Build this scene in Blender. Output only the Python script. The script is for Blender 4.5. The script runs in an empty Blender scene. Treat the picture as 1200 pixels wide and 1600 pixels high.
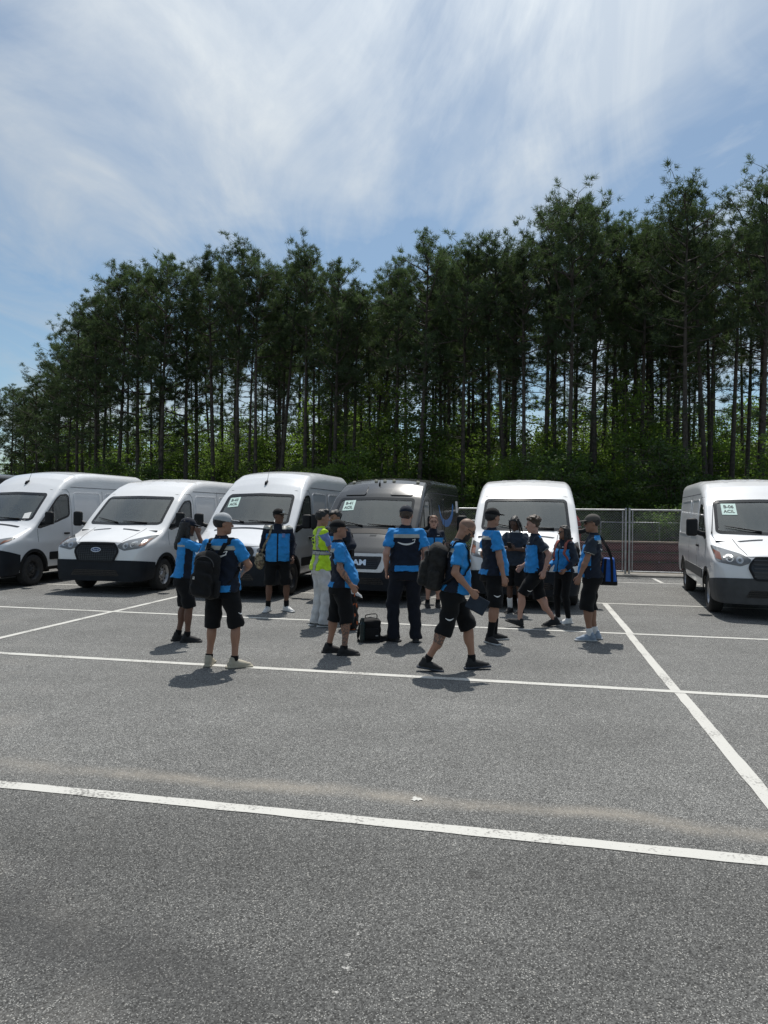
import bpy, bmesh, math, random
import numpy as np
from mathutils import Vector, Matrix
from mathutils.bvhtree import BVHTree

random.seed(7)
rng = np.random.default_rng(11)
scene = bpy.context.scene
COL = scene.collection
PI = math.pi
R = math.radians

# ------------------------------------------------------------------ camera
cam_data = bpy.data.cameras.new("camera")
cam = bpy.data.objects.new("camera", cam_data)
COL.objects.link(cam)
cam.location = (0, 0, 1.75)
cam.rotation_euler = (PI / 2, -0.0106, 0)
cam_data.sensor_fit = 'VERTICAL'
cam_data.sensor_height = 36.0
cam_data.lens = 24.97
cam_data.clip_start = 0.05
cam_data.clip_end = 3000
scene.camera = cam

# ------------------------------------------------------------------ sky
SUN_AZ = R(7)        # to the right of the view direction
SUN_EL = R(62)
world = bpy.data.worlds.new("World")
scene.world = world
world.use_nodes = True
wn = world.node_tree.nodes
wl = world.node_tree.links
wn.clear()
w_out = wn.new("ShaderNodeOutputWorld")
w_bg = wn.new("ShaderNodeBackground")
w_sky = wn.new("ShaderNodeTexSky")
w_sky.sky_type = 'NISHITA'
w_sky.sun_disc = False
w_sky.sun_elevation = SUN_EL
w_sky.sun_rotation = SUN_AZ
w_sky.air_density = 1.0
w_sky.dust_density = 0.2
w_sky.ozone_density = 1.0
w_tc = wn.new("ShaderNodeTexCoord")
w_sep = wn.new("ShaderNodeSeparateXYZ")
wl.new(w_tc.outputs["Generated"], w_sep.inputs[0])
def wmath(op, a, b=None, clamp=False):
    n = wn.new("ShaderNodeMath"); n.operation = op; n.use_clamp = clamp
    for i, v in enumerate((a, b)):
        if v is None: continue
        if isinstance(v, (int, float)): n.inputs[i].default_value = v
        else: wl.new(v, n.inputs[i])
    return n.outputs[0]
zz = wmath('MAXIMUM', w_sep.outputs[2], 0.02)
zz = wmath('ADD', zz, 0.12)
cx = wmath('DIVIDE', w_sep.outputs[0], zz)
cy = wmath('DIVIDE', w_sep.outputs[1], zz)
w_comb = wn.new("ShaderNodeCombineXYZ")
wl.new(cx, w_comb.inputs[0]); wl.new(cy, w_comb.inputs[1])
def wnoise(rot, scl, scale, detail, rough, dist, off=(0, 0, 0)):
    m = wn.new("ShaderNodeMapping")
    m.inputs["Rotation"].default_value = (0, 0, rot)
    m.inputs["Scale"].default_value = scl
    m.inputs["Location"].default_value = off
    wl.new(w_comb.outputs[0], m.inputs[0])
    n = wn.new("ShaderNodeTexNoise")
    n.inputs["Scale"].default_value = scale
    n.inputs["Detail"].default_value = detail
    n.inputs["Roughness"].default_value = rough
    n.inputs["Distortion"].default_value = dist
    wl.new(m.outputs[0], n.inputs["Vector"])
    return n.outputs["Fac"]
veil = wnoise(R(10), (1.1, 0.8, 1), 0.8, 6, 0.55, 0.6, (15.7, 1.3, 0))
wisp = wnoise(R(18), (1.55, 0.62, 1), 1.15, 9, 0.62, 1.1, (20.3, 4.2, 0))
fine = wnoise(R(-20), (1.6, 1.0, 1), 4.5, 8, 0.65, 1.0)
c1 = wmath('MULTIPLY', wmath('SUBTRACT', veil, 0.38), 3.6, True)
c2 = wmath('MULTIPLY', wmath('SUBTRACT', wisp, 0.42), 3.4, True)
c3 = wmath('MULTIPLY', wmath('SUBTRACT', fine, 0.42), 1.6, True)
cl = wmath('ADD', wmath('MULTIPLY', c1, 0.58), wmath('MULTIPLY', c2, 0.42))
cl = wmath('ADD', cl, wmath('MULTIPLY', wmath('MULTIPLY', c2, c3), 0.28))
cl = wmath('MAXIMUM', wmath('MINIMUM', cl, 0.95), 0.18)
w_mix = wn.new("ShaderNodeMixRGB")
wl.new(cl, w_mix.inputs[0])
w_tint = wn.new("ShaderNodeVectorMath"); w_tint.operation = 'MULTIPLY'
wl.new(w_sky.outputs[0], w_tint.inputs[0]); w_tint.inputs[1].default_value = (0.82, 1.0, 1.04)
wl.new(w_tint.outputs[0], w_mix.inputs[1])
# thin ice cloud is brighter towards the sun
sdn = wn.new("ShaderNodeVectorMath"); sdn.operation = 'DOT_PRODUCT'
wl.new(w_tc.outputs["Generated"], sdn.inputs[0])
sdn.inputs[1].default_value = (math.sin(SUN_AZ) * math.cos(SUN_EL), math.cos(SUN_AZ) * math.cos(SUN_EL), math.sin(SUN_EL))
glow = wmath('ADD', wmath('MULTIPLY', wmath('POWER', wmath('MAXIMUM', sdn.outputs["Value"], 0.0), 4.0), 1.25), 0.82)
ccol = wn.new("ShaderNodeVectorMath"); ccol.operation = 'SCALE'
ccol.inputs[0].default_value = (6.4, 6.75, 6.9)
wl.new(glow, ccol.inputs["Scale"])
wl.new(ccol.outputs[0], w_mix.inputs[2])
wl.new(w_mix.outputs[0], w_bg.inputs[0])
w_bg.inputs[1].default_value = 0.098
wl.new(w_bg.outputs[0], w_out.inputs[0])

# ------------------------------------------------------------------ sun
sun_data = bpy.data.lights.new("sun", 'SUN')
sun_data.energy = 4.4
sun_data.angle = R(0.6)
sun_data.color = (1.0, 0.955, 0.89)
sun = bpy.data.objects.new("sun", sun_data)
COL.objects.link(sun)
sdir = Vector((math.sin(SUN_AZ) * math.cos(SUN_EL), math.cos(SUN_AZ) * math.cos(SUN_EL), math.sin(SUN_EL)))
sun.rotation_euler = sdir.to_track_quat('Z', 'Y').to_euler()
sun.location = (0, 0, 40)

vs = scene.view_settings
vs.view_transform = 'Standard'
vs.look = 'None'
vs.exposure = -0.08
vs.gamma = 1.0
vs.use_curve_mapping = False
scene.cycles.max_bounces = 6
scene.cycles.adaptive_threshold = 0.008
scene.cycles.diffuse_bounces = 2
scene.cycles.glossy_bounces = 3
scene.cycles.transmission_bounces = 4
scene.cycles.transparent_max_bounces = 12
scene.cycles.sample_clamp_indirect = 3.0
scene.cycles.use_denoising = True
scene.cycles.denoising_prefilter = 'NONE'
scene.cycles.caustics_reflective = False
scene.cycles.caustics_refractive = False
scene.cycles.blur_glossy = 0.5

# ------------------------------------------------------------------ materials
def new_mat(name):
    m = bpy.data.materials.new(name)
    m.use_nodes = True
    return m, m.node_tree.nodes, m.node_tree.links, m.node_tree.nodes["Principled BSDF"]

def mat(name, col, rough=0.6, metal=0.0, noise=0.0, nscale=8.0, bump=0.0, bscale=60.0, spec=0.5, coat=0.0, emit=None, sheen=0.0):
    m, n, l, b = new_mat(name)
    c = (col[0], col[1], col[2], 1)
    b.inputs["Base Color"].default_value = c
    b.inputs["Roughness"].default_value = rough
    b.inputs["Metallic"].default_value = metal
    b.inputs["Specular IOR Level"].default_value = spec
    b.inputs["Coat Weight"].default_value = coat
    b.inputs["Coat Roughness"].default_value = 0.05
    if sheen: b.inputs["Sheen Weight"].default_value = sheen
    tc = None
    if noise or bump:
        tc = n.new("ShaderNodeTexCoord")
    if noise:
        t = n.new("ShaderNodeTexNoise")
        t.inputs["Scale"].default_value = nscale
        t.inputs["Detail"].default_value = 5
        l.new(tc.outputs["Object"], t.inputs["Vector"])
        r = n.new("ShaderNodeMapRange")
        r.inputs[1].default_value = 0.3; r.inputs[2].default_value = 0.7
        r.inputs[3].default_value = 1 - noise; r.inputs[4].default_value = 1 + noise
        l.new(t.outputs["Fac"], r.inputs[0])
        mx = n.new("ShaderNodeVectorMath"); mx.operation = 'SCALE'
        mx.inputs[0].default_value = col[:3]
        l.new(r.outputs[0], mx.inputs["Scale"])
        l.new(mx.outputs[0], b.inputs["Base Color"])
    if bump:
        t2 = n.new("ShaderNodeTexNoise")
        t2.inputs["Scale"].default_value = bscale
        t2.inputs["Detail"].default_value = 3
        l.new(tc.outputs["Object"], t2.inputs["Vector"])
        bp = n.new("ShaderNodeBump")
        bp.inputs["Strength"].default_value = bump
        bp.inputs["Distance"].default_value = 0.01
        l.new(t2.outputs["Fac"], bp.inputs["Height"])
        l.new(bp.outputs[0], b.inputs["Normal"])
    if emit:
        b.inputs["Emission Color"].default_value = (*emit[:3], 1)
        b.inputs["Emission Strength"].default_value = emit[3]
    return m

def leaf_mat(name, col, trans, amount, vary=0.35):
    m, n, l, b = new_mat(name)
    n.remove(b)
    out = [x for x in n if x.type == 'OUTPUT_MATERIAL'][0]
    geo = n.new("ShaderNodeNewGeometry")
    oi = n.new("ShaderNodeObjectInfo")
    add = n.new("ShaderNodeMath"); add.operation = 'ADD'
    l.new(geo.outputs["Random Per Island"], add.inputs[0])
    l.new(oi.outputs["Random"], add.inputs[1])
    mr = n.new("ShaderNodeMapRange")
    mr.inputs[2].default_value = 2.0
    mr.inputs[3].default_value = 1 - vary; mr.inputs[4].default_value = 1 + vary
    l.new(add.outputs[0], mr.inputs[0])
    outs = []
    for c, typ in ((col, "ShaderNodeBsdfDiffuse"), (trans, "ShaderNodeBsdfTranslucent")):
        v = n.new("ShaderNodeVectorMath"); v.operation = 'SCALE'
        v.inputs[0].default_value = c
        l.new(mr.outputs[0], v.inputs["Scale"])
        s = n.new(typ)
        l.new(v.outputs[0], s.inputs["Color"])
        outs.append(s)
    g = n.new("ShaderNodeBsdfGlossy"); g.inputs["Roughness"].default_value = 0.5
    g.inputs["Color"].default_value = (0.5, 0.5, 0.5, 1)
    mx = n.new("ShaderNodeMixShader"); mx.inputs[0].default_value = amount
    l.new(outs[0].outputs[0], mx.inputs[1]); l.new(outs[1].outputs[0], mx.inputs[2])
    m2 = n.new("ShaderNodeMixShader"); m2.inputs[0].default_value = 0.05
    l.new(mx.outputs[0], m2.inputs[1]); l.new(g.outputs[0], m2.inputs[2])
    l.new(m2.outputs[0], out.inputs[0])
    return m

# ------------------------------------------------------------------ helpers
def tag(o, label=None, cat=None, group=None, kind=None):
    if label: o["label"] = label
    if cat: o["category"] = cat
    if group: o["group"] = group
    if kind: o["kind"] = kind
    return o

def link(name, mesh, parent=None):
    o = bpy.data.objects.new(name, mesh)
    COL.objects.link(o)
    if parent is not None: o.parent = parent
    return o

def empty(name, loc=(0, 0, 0), rz=0.0):
    o = bpy.data.objects.new(name, None)
    o.empty_display_size = 0.2
    COL.objects.link(o)
    o.location = loc
    o.rotation_euler = (0, 0, rz)
    return o

def copy_tree(o, parent=None):
    c = o.copy()
    COL.objects.link(c)
    c.parent = parent
    for ch in o.children:
        copy_tree(ch, c)
    return c

def mesh_np(name, V, F, mats, idx=None, smooth=False):
    me = bpy.data.meshes.new(name)
    V = np.asarray(V, dtype=np.float32); F = np.asarray(F, dtype=np.int32)
    me.vertices.add(len(V)); me.vertices.foreach_set("co", V.ravel())
    k = F.shape[1]
    me.loops.add(F.size); me.loops.foreach_set("vertex_index", F.ravel())
    me.polygons.add(len(F))
    me.polygons.foreach_set("loop_start", np.arange(0, F.size, k, dtype=np.int32))
    me.polygons.foreach_set("loop_total", np.full(len(F), k, dtype=np.int32))
    for m in (mats if isinstance(mats, (list, tuple)) else [mats]):
        me.materials.append(m)
    if idx is not None:
        me.polygons.foreach_set("material_index", np.asarray(idx, dtype=np.int32))
    me.polygons.foreach_set("use_smooth", np.full(len(F), bool(smooth)))
    me.update(calc_edges=True)
    return me

class MB:
    """collects simple shapes and links them as one mesh"""
    def __init__(self):
        self.v = []; self.f = []; self.m = []; self.cur = 0
    def add(self, vs_, fs_):
        o = len(self.v)
        self.v += [tuple(p) for p in vs_]
        for f in fs_:
            self.f.append([i + o for i in f]); self.m.append(self.cur)
    def box(self, lo, hi, M=None):
        x0, y0, z0 = lo; x1, y1, z1 = hi
        p = [(x0, y0, z0), (x1, y0, z0), (x1, y1, z0), (x0, y1, z0), (x0, y0, z1), (x1, y0, z1), (x1, y1, z1), (x0, y1, z1)]
        if M is not None: p = [M @ Vector(q) for q in p]
        self.add(p, [(0, 3, 2, 1), (4, 5, 6, 7), (0, 1, 5, 4), (1, 2, 6, 5), (2, 3, 7, 6), (3, 0, 4, 7)])
    def rbox(self, c, s, r=0.02, seg=2, M=None):
        bm = bmesh.new()
        bmesh.ops.create_cube(bm, size=1.0)
        for v in bm.verts: v.co = Vector((v.co.x * s[0], v.co.y * s[1], v.co.z * s[2]))
        bmesh.ops.bevel(bm, geom=list(bm.edges), offset=r, segments=seg, profile=0.5, affect='EDGES')
        bm.verts.index_update()
        T = Matrix.Translation(c)
        if M is not None: T = M @ T
        self.add([T @ v.co for v in bm.verts], [[v.index for v in f.verts] for f in bm.faces])
        bm.free()
    def tube(self, pts, r, n=6, cap=True):
        pts = [Vector(p) for p in pts]
        rs = r if isinstance(r, (list, tuple)) else [r] * len(pts)
        rings = []
        up = None
        for i, p in enumerate(pts):
            t = (pts[min(i + 1, len(pts) - 1)] - pts[max(i - 1, 0)]).normalized()
            if up is None:
                a = Vector((0, 0, 1)) if abs(t.z) < 0.9 else Vector((1, 0, 0))
            else: a = up
            s = t.cross(a)
            if s.length < 1e-6: s = t.orthogonal()
            s.normalize(); u = s.cross(t); up = u
            rings.append([p + (s * math.cos(k * 2 * PI / n) + u * math.sin(k * 2 * PI / n)) * rs[i] for k in range(n)])
        fs = []
        for i in range(len(pts) - 1):
            for k in range(n):
                fs.append((i * n + k, i * n + (k + 1) % n, (i + 1) * n + (k + 1) % n, (i + 1) * n + k))
        if cap:
            fs.append(tuple(range(n - 1, -1, -1)))
            fs.append(tuple((len(pts) - 1) * n + k for k in range(n)))
        self.add([q for ring in rings for q in ring], fs)
    def lathe(self, prof, n=32, axis='z', c=(0, 0, 0)):
        vs_ = []
        for (r, h) in prof:
            for k in range(n):
                a = 2 * PI * k / n
                if axis == 'z': q = (r * math.cos(a), r * math.sin(a), h)
                elif axis == 'x': q = (h, r * math.cos(a), r * math.sin(a))
                else: q = (r * math.cos(a), h, r * math.sin(a))
                vs_.append((q[0] + c[0], q[1] + c[1], q[2] + c[2]))
        fs = []
        for i in range(len(prof) - 1):
            for k in range(n):
                fs.append((i * n + k, i * n + (k + 1) % n, (i + 1) * n + (k + 1) % n, (i + 1) * n + k))
        self.add(vs_, fs)
    def build(self, name, mats, parent=None, smooth=False, angle=None):
        me = bpy.data.meshes.new(name)
        me.from_pydata(self.v, [], self.f)
        for m in (mats if isinstance(mats, (list, tuple)) else [mats]): me.materials.append(m)
        if any(self.m): me.polygons.foreach_set("material_index", self.m)
        if smooth:
            me.polygons.foreach_set("use_smooth", [True] * len(self.f))
        me.update()
        if smooth and angle: me.set_sharp_from_angle(angle=angle)
        return link(name, me, parent)

# lot directions: t runs away from the camera along the parking bays, s to the right along the row
DT = Vector((0.2012, 0.9795, 0)); DS = Vector((0.9795, -0.2012, 0))
LOT_RZ = -math.atan2(0.2012, 0.9795)
def lot(s, t, z=0.0):
    p = DS * s + DT * t
    return Vector((p.x, p.y, z))
# ------------------------------------------------------------------ ground
def asphalt():
    m, n, l, b = new_mat("asphalt")
    tc = n.new("ShaderNodeTexCoord")
    P = tc.outputs["Object"]
    def noise(scale, detail=4, rough=0.55, off=None, scl=None, rot=0.0):
        v = P
        if off or scl or rot:
            mp = n.new("ShaderNodeMapping")
            mp.inputs["Location"].default_value = off or (0, 0, 0)
            mp.inputs["Scale"].default_value = scl or (1, 1, 1)
            mp.inputs["Rotation"].default_value = (0, 0, rot)
            l.new(P, mp.inputs[0]); v = mp.outputs[0]
        t = n.new("ShaderNodeTexNoise")
        t.inputs["Scale"].default_value = scale
        t.inputs["Detail"].default_value = detail
        t.inputs["Roughness"].default_value = rough
        l.new(v, t.inputs["Vector"])
        return t.outputs["Fac"]
    def ma(op, a, b_=None, c=None, clamp=False):
        x = n.new("ShaderNodeMath"); x.operation = op; x.use_clamp = clamp
        for i, q in enumerate((a, b_, c)):
            if q is None: continue
            if isinstance(q, (int, float)): x.inputs[i].default_value = q
            else: l.new(q, x.inputs[i])
        return x.outputs[0]
    def rng_(v, a, b_, c, d):
        x = n.new("ShaderNodeMapRange")
        for i, q in enumerate((a, b_, c, d)): x.inputs[i + 1].default_value = q
        l.new(v, x.inputs[0]); return x.outputs[0]
    def dot(vec):
        x = n.new("ShaderNodeVectorMath"); x.operation = 'DOT_PRODUCT'
        l.new(P, x.inputs[0]); x.inputs[1].default_value = vec
        return x.outputs["Value"]
    def mix(f, a, b_):
        x = n.new("ShaderNodeMixRGB")
        if isinstance(f, (int, float)): x.inputs[0].default_value = f
        else: l.new(f, x.inputs[0])
        for i, q in ((1, a), (2, b_)):
            if isinstance(q, tuple): x.inputs[i].default_value = (*q, 1)
            else: l.new(q, x.inputs[i])
        return x.outputs[0]
    # stones in the binder
    vor = n.new("ShaderNodeTexVoronoi"); vor.inputs["Scale"].default_value = 165
    l.new(P, vor.inputs["Vector"])
    sep = n.new("ShaderNodeSeparateColor"); l.new(vor.outputs["Color"], sep.inputs[0])
    vor2 = n.new("ShaderNodeTexVoronoi"); vor2.inputs["Scale"].default_value = 80
    l.new(P, vor2.inputs["Vector"])
    sep2 = n.new("ShaderNodeSeparateColor"); l.new(vor2.outputs["Color"], sep2.inputs[0])
    base = mix(rng_(sep.outputs[0], 0.0, 1.0, 0.0, 1.0), (0.030, 0.030, 0.029), (0.156, 0.157, 0.152))
    stone = ma('MULTIPLY', rng_(sep.outputs[1], 0.76, 0.84, 0, 1), rng_(vor.outputs["Distance"], 0.25, 0.55, 1, 0))
    base = mix(stone, base, (0.41, 0.41, 0.39))
    stone2 = ma('MULTIPLY', rng_(sep2.outputs[1], 0.90, 0.94, 0, 1), rng_(vor2.outputs["Distance"], 0.2, 0.42, 0.9, 0))
    base = mix(stone2, base, (0.40, 0.39, 0.36))
    # slow changes of tone, old patches and rolled lanes
    tone = rng_(noise(0.45, 5, 0.6), 0.3, 0.7, 0.86, 1.16)
    tone2 = rng_(noise(3.0, 4, 0.6), 0.3, 0.7, 0.93, 1.08)
    lanes = rng_(noise(1.0, 3, 0.5, scl=(0.06, 1.3, 1), rot=-LOT_RZ), 0.3, 0.7, 0.95, 1.06)
    k = ma('MULTIPLY', ma('MULTIPLY', tone, tone2), lanes)
    # tone steps from darker to lighter beyond the near line
    t_ = dot((DT.x, DT.y, 0)); s_ = dot((DS.x, DS.y, 0))
    line_tone = rng_(ma('ADD', t_, ma('MULTIPLY', noise(0.8), 0.8)), 3.9, 4.9, 0.87, 1.33)
    k = ma('MULTIPLY', k, line_tone)
    sc = n.new("ShaderNodeVectorMath"); sc.operation = 'SCALE'
    l.new(base, sc.inputs[0]); l.new(k, sc.inputs["Scale"])
    col = sc.outputs[0]
    # dark diagonal band, near left
    band = ma('ADD', ma('MULTIPLY', dot((0.36, 0.93, 0)), 1.0), ma('MULTIPLY', noise(2.0), 0.25))
    dark = ma('MULTIPLY', rng_(ma('ABSOLUTE', ma('SUBTRACT', band, 2.33)), 0.05, 0.30, 0.45, 0.0), rng_(dot((1, 0, 0)), -0.9, -0.1, 1, 0))
    col = mix(dark, col, (0.035, 0.035, 0.036))
    # washed-up sand beside the near line
    sn = noise(2.2, 6, 0.65); sn2 = noise(22, 4, 0.7)
    wob = ma('ADD', t_, ma('MULTIPLY', ma('SUBTRACT', noise(0.6, 2), 0.5), 0.55))
    sd = rng_(ma('ABSOLUTE', ma('SUBTRACT', wob, 4.29)), 0.01, 0.125, 1.0, 0.0)
    sd = ma('MULTIPLY', sd, rng_(sn, 0.28, 0.58, 0.15, 0.8))
    sd = ma('MULTIPLY', sd, rng_(sn2, 0.3, 0.7, 0.6, 1.1), clamp=True)
    sdl = ma('MULTIPLY', rng_(s_, -3.4, -2.5, 0.35, 1), rng_(s_, 1.8, 3.0, 1, 0.6))
    sd = ma('MULTIPLY', sd, sdl, clamp=True)
    col = mix(ma('MULTIPLY', sd, 0.85), col, (0.32, 0.29, 0.245))
    # old drips: small dark spots, thicker in the bays
    vo = n.new("ShaderNodeTexVoronoi"); vo.inputs["Scale"].default_value = 1.7; vo.inputs["Randomness"].default_value = 1.0
    l.new(P, vo.inputs["Vector"])
    so = n.new("ShaderNodeSeparateColor"); l.new(vo.outputs["Color"], so.inputs[0])
    wobd = ma('ADD', vo.outputs["Distance"], ma('MULTIPLY', ma('SUBTRACT', noise(9, 3), 0.5), 0.16))
    rad = ma('MULTIPLY', so.outputs[0], 0.11)
    drip = ma('MULTIPLY', ma('LESS_THAN', wobd, rad), rng_(so.outputs[1], 0.55, 0.8, 0.0, 0.38))
    col = mix(drip, col, (0.035, 0.034, 0.033))
    # scattered paint flecks in the foreground and pale dust at the left edge
    fl = ma('MULTIPLY', rng_(ma('ABSOLUTE', ma('SUBTRACT', dot((0.976, -0.22, 0)), -0.73)), 0.0, 0.03, 1, 0), rng_(noise(38, 3, 0.6), 0.56, 0.66, 0, 1))
    fl = ma('MULTIPLY', fl, rng_(dot((0, 1, 0)), 2.9, 3.3, 1, 0.15))
    col = mix(fl, col, (0.62, 0.61, 0.58))
    dust = ma('MULTIPLY', rng_(noise(1.4, 5, 0.6, off=(2, 0, 0)), 0.5, 0.75, 0, 0.35), rng_(dot((0.9, 0.5, 0)), 0.0, 0.7, 1, 0))
    col = mix(dust, col, (0.30, 0.28, 0.25))
    l.new(col, b.inputs["Base Color"])
    b.inputs["Roughness"].default_value = 0.85
    b.inputs["Specular IOR Level"].default_value = 0.3
    bp = n.new("ShaderNodeBump"); bp.inputs["Strength"].default_value = 0.55; bp.inputs["Distance"].default_value = 0.004
    hgt = ma('ADD', ma('MULTIPLY', vor.outputs["Distance"], -1.0), ma('MULTIPLY', sep.outputs[0], 0.5))
    l.new(hgt, bp.inputs["Height"]); l.new(bp.outputs[0], b.inputs["Normal"])
    return m

def road_paint():
    m, n, l, b = new_mat("road_paint")
    tc = n.new("ShaderNodeTexCoord")
    t = n.new("ShaderNodeTexNoise"); t.inputs["Scale"].default_value = 55; t.inputs["Detail"].default_value = 5
    t2 = n.new("ShaderNodeTexNoise"); t2.inputs["Scale"].default_value = 2.5; t2.inputs["Detail"].default_value = 4
    l.new(tc.outputs["Object"], t.inputs["Vector"]); l.new(tc.outputs["Object"], t2.inputs["Vector"])
    ad = n.new("ShaderNodeMath"); ad.operation = 'ADD'
    l.new(t.outputs["Fac"], ad.inputs[0]); l.new(t2.outputs["Fac"], ad.inputs[1])
    r = n.new("ShaderNodeValToRGB")
    r.color_ramp.elements[0].position = 0.71; r.color_ramp.elements[0].color = (0.17, 0.165, 0.155, 1)
    r.color_ramp.elements[1].position = 0.93; r.color_ramp.elements[1].color = (0.53, 0.525, 0.49, 1)
    l.new(ad.outputs[0], r.inputs[0]); l.new(r.outputs[0], b.inputs["Base Color"])
    b.inputs["Roughness"].default_value = 0.7
    bp = n.new("ShaderNodeBump"); bp.inputs["Strength"].default_value = 0.4; bp.inputs["Distance"].default_value = 0.004
    l.new(t.outputs["Fac"], bp.inputs["Height"]); l.new(bp.outputs[0], b.inputs["Normal"])
    return m

M_ASPH = asphalt()
M_PAINT = road_paint()
M_CONC = mat("concrete", (0.24, 0.23, 0.21), 0.9, noise=0.25, nscale=5, bump=0.3)
M_SOIL = mat("forest_floor", (0.085, 0.07, 0.04), 0.95, noise=0.5, nscale=1.2, bump=0.6, bscale=12)

g = MB()
g.add([(-900, -300, -0.03), (900, -300, -0.03), (900, 1500, -0.03), (-900, 1500, -0.03)], [(0, 1, 2, 3)])
tag(g.build("ground", M_SOIL), kind="structure")

# the lot is one sheet reaching from behind the camera to the concrete strip under the fence
FENCE_T = 21.36
a0 = MB()
a0.add([lot(-60, -25), lot(60, -25), lot(60, FENCE_T - 0.45), lot(-60, FENCE_T - 0.45)], [(0, 1, 2, 3)])
LOT = tag(a0.build("parking_lot", M_ASPH), kind="structure")

def stripe(s0, t0, s1, t1, w=0.105, z=0.004, steps=None):
    a = lot(s0, t0, z); b_ = lot(s1, t1, z)
    dirv = (b_ - a); L = dirv.length; dirv.normalize()
    nrm = Vector((-dirv.y, dirv.x, 0))
    k = steps or max(2, int(L / 0.16))
    mb = MB(); vs_ = []; fs = []
    for i in range(k + 1):
        p = a + dirv * L * i / k
        e0 = w / 2 + random.uniform(-0.004, 0.004); e1 = w / 2 + random.uniform(-0.004, 0.004)
        drift = 0.012 * math.sin(i * 0.05 + t0)
        vs_ += [p + nrm * (e0 + drift), p - nrm * (e1 - drift)]
        if i: fs.append((2 * i - 2, 2 * i - 1, 2 * i + 1, 2 * i))
    mb.add(vs_, fs)
    return mb.build("painted_line", M_PAINT, LOT)

LA, LB, LC, LD = 3.908, 7.468, 10.94, 14.545
stripe(-14, LA, 10, LA, 0.102)
stripe(-18, LB, 14, LB)
stripe(-22, LC, 16, LC, 0.10)
stripe(-22, LD, 16, LD, 0.10)
stripe(-10, 18.55, 16, 18.55 + 1.2, 0.10)
for s in (1.45, -6.945):
    stripe(s, LA + 0.06, s, LB - 0.056, 0.105, 0.0045)
    stripe(s, LB + 0.056, s, LC - 0.053, 0.105, 0.0045)
    stripe(s, LC + 0.053, s, LD - 0.053, 0.105, 0.0045)
for s in (3.35, -1.3):
    stripe(s, 19.3, s, 20.6, 0.10, 0.0045)
bl = MB()                                                     # stray dab of paint beyond the near line
vs_ = [Vector((0.215, 4.33, 0.0045))]
for k in range(16):
    a = 2 * PI * k / 16
    r = 0.028 * (1 + 0.45 * math.sin(3.1 * k) + 0.25 * math.cos(5 * k))
    vs_.append(Vector((0.215 + r * math.cos(a), 4.33 + 1.1 * r * math.sin(a), 0.0045)))
bl.add(vs_, [(0, 1 + k, 1 + (k + 1) % 16) for k in range(16)])
bl.build("paint_spot", M_PAINT, LOT)

kb = MB()
p = [lot(-60, FENCE_T - 0.45), lot(60, FENCE_T - 0.45), lot(60, FENCE_T + 0.5), lot(-60, FENCE_T + 0.5)]
kb.add([(q.x, q.y, 0.05) for q in p] + [(q.x, q.y, -0.1) for q in p], [(0, 1, 2, 3), (4, 5, 1, 0), (5, 6, 2, 1), (6, 7, 3, 2), (7, 4, 0, 3)])
tag(kb.build("concrete_kerb", M_CONC), kind="structure")

# ------------------------------------------------------------------ the wood
M_BARK = mat("pine_bark", (0.070, 0.060, 0.052), 0.95, noise=0.45, nscale=6, bump=0.8, bscale=25)
M_NEEDLE = leaf_mat("pine_needles", (0.050, 0.080, 0.038), (0.095, 0.15, 0.048), 0.38)
M_LEAF = leaf_mat("shrub_leaves", (0.085, 0.14, 0.03), (0.19, 0.31, 0.045), 0.5, 0.5)
M_LEAF2 = leaf_mat("dark_leaves", (0.055, 0.10, 0.03), (0.12, 0.21, 0.035), 0.45, 0.5)
M_STEM = mat("shrub_stem", (0.10, 0.085, 0.065), 0.9, noise=0.3)

def unit(n):
    v = rng.normal(size=(n, 3)); return v / np.linalg.norm(v, axis=1)[:, None]

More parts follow.
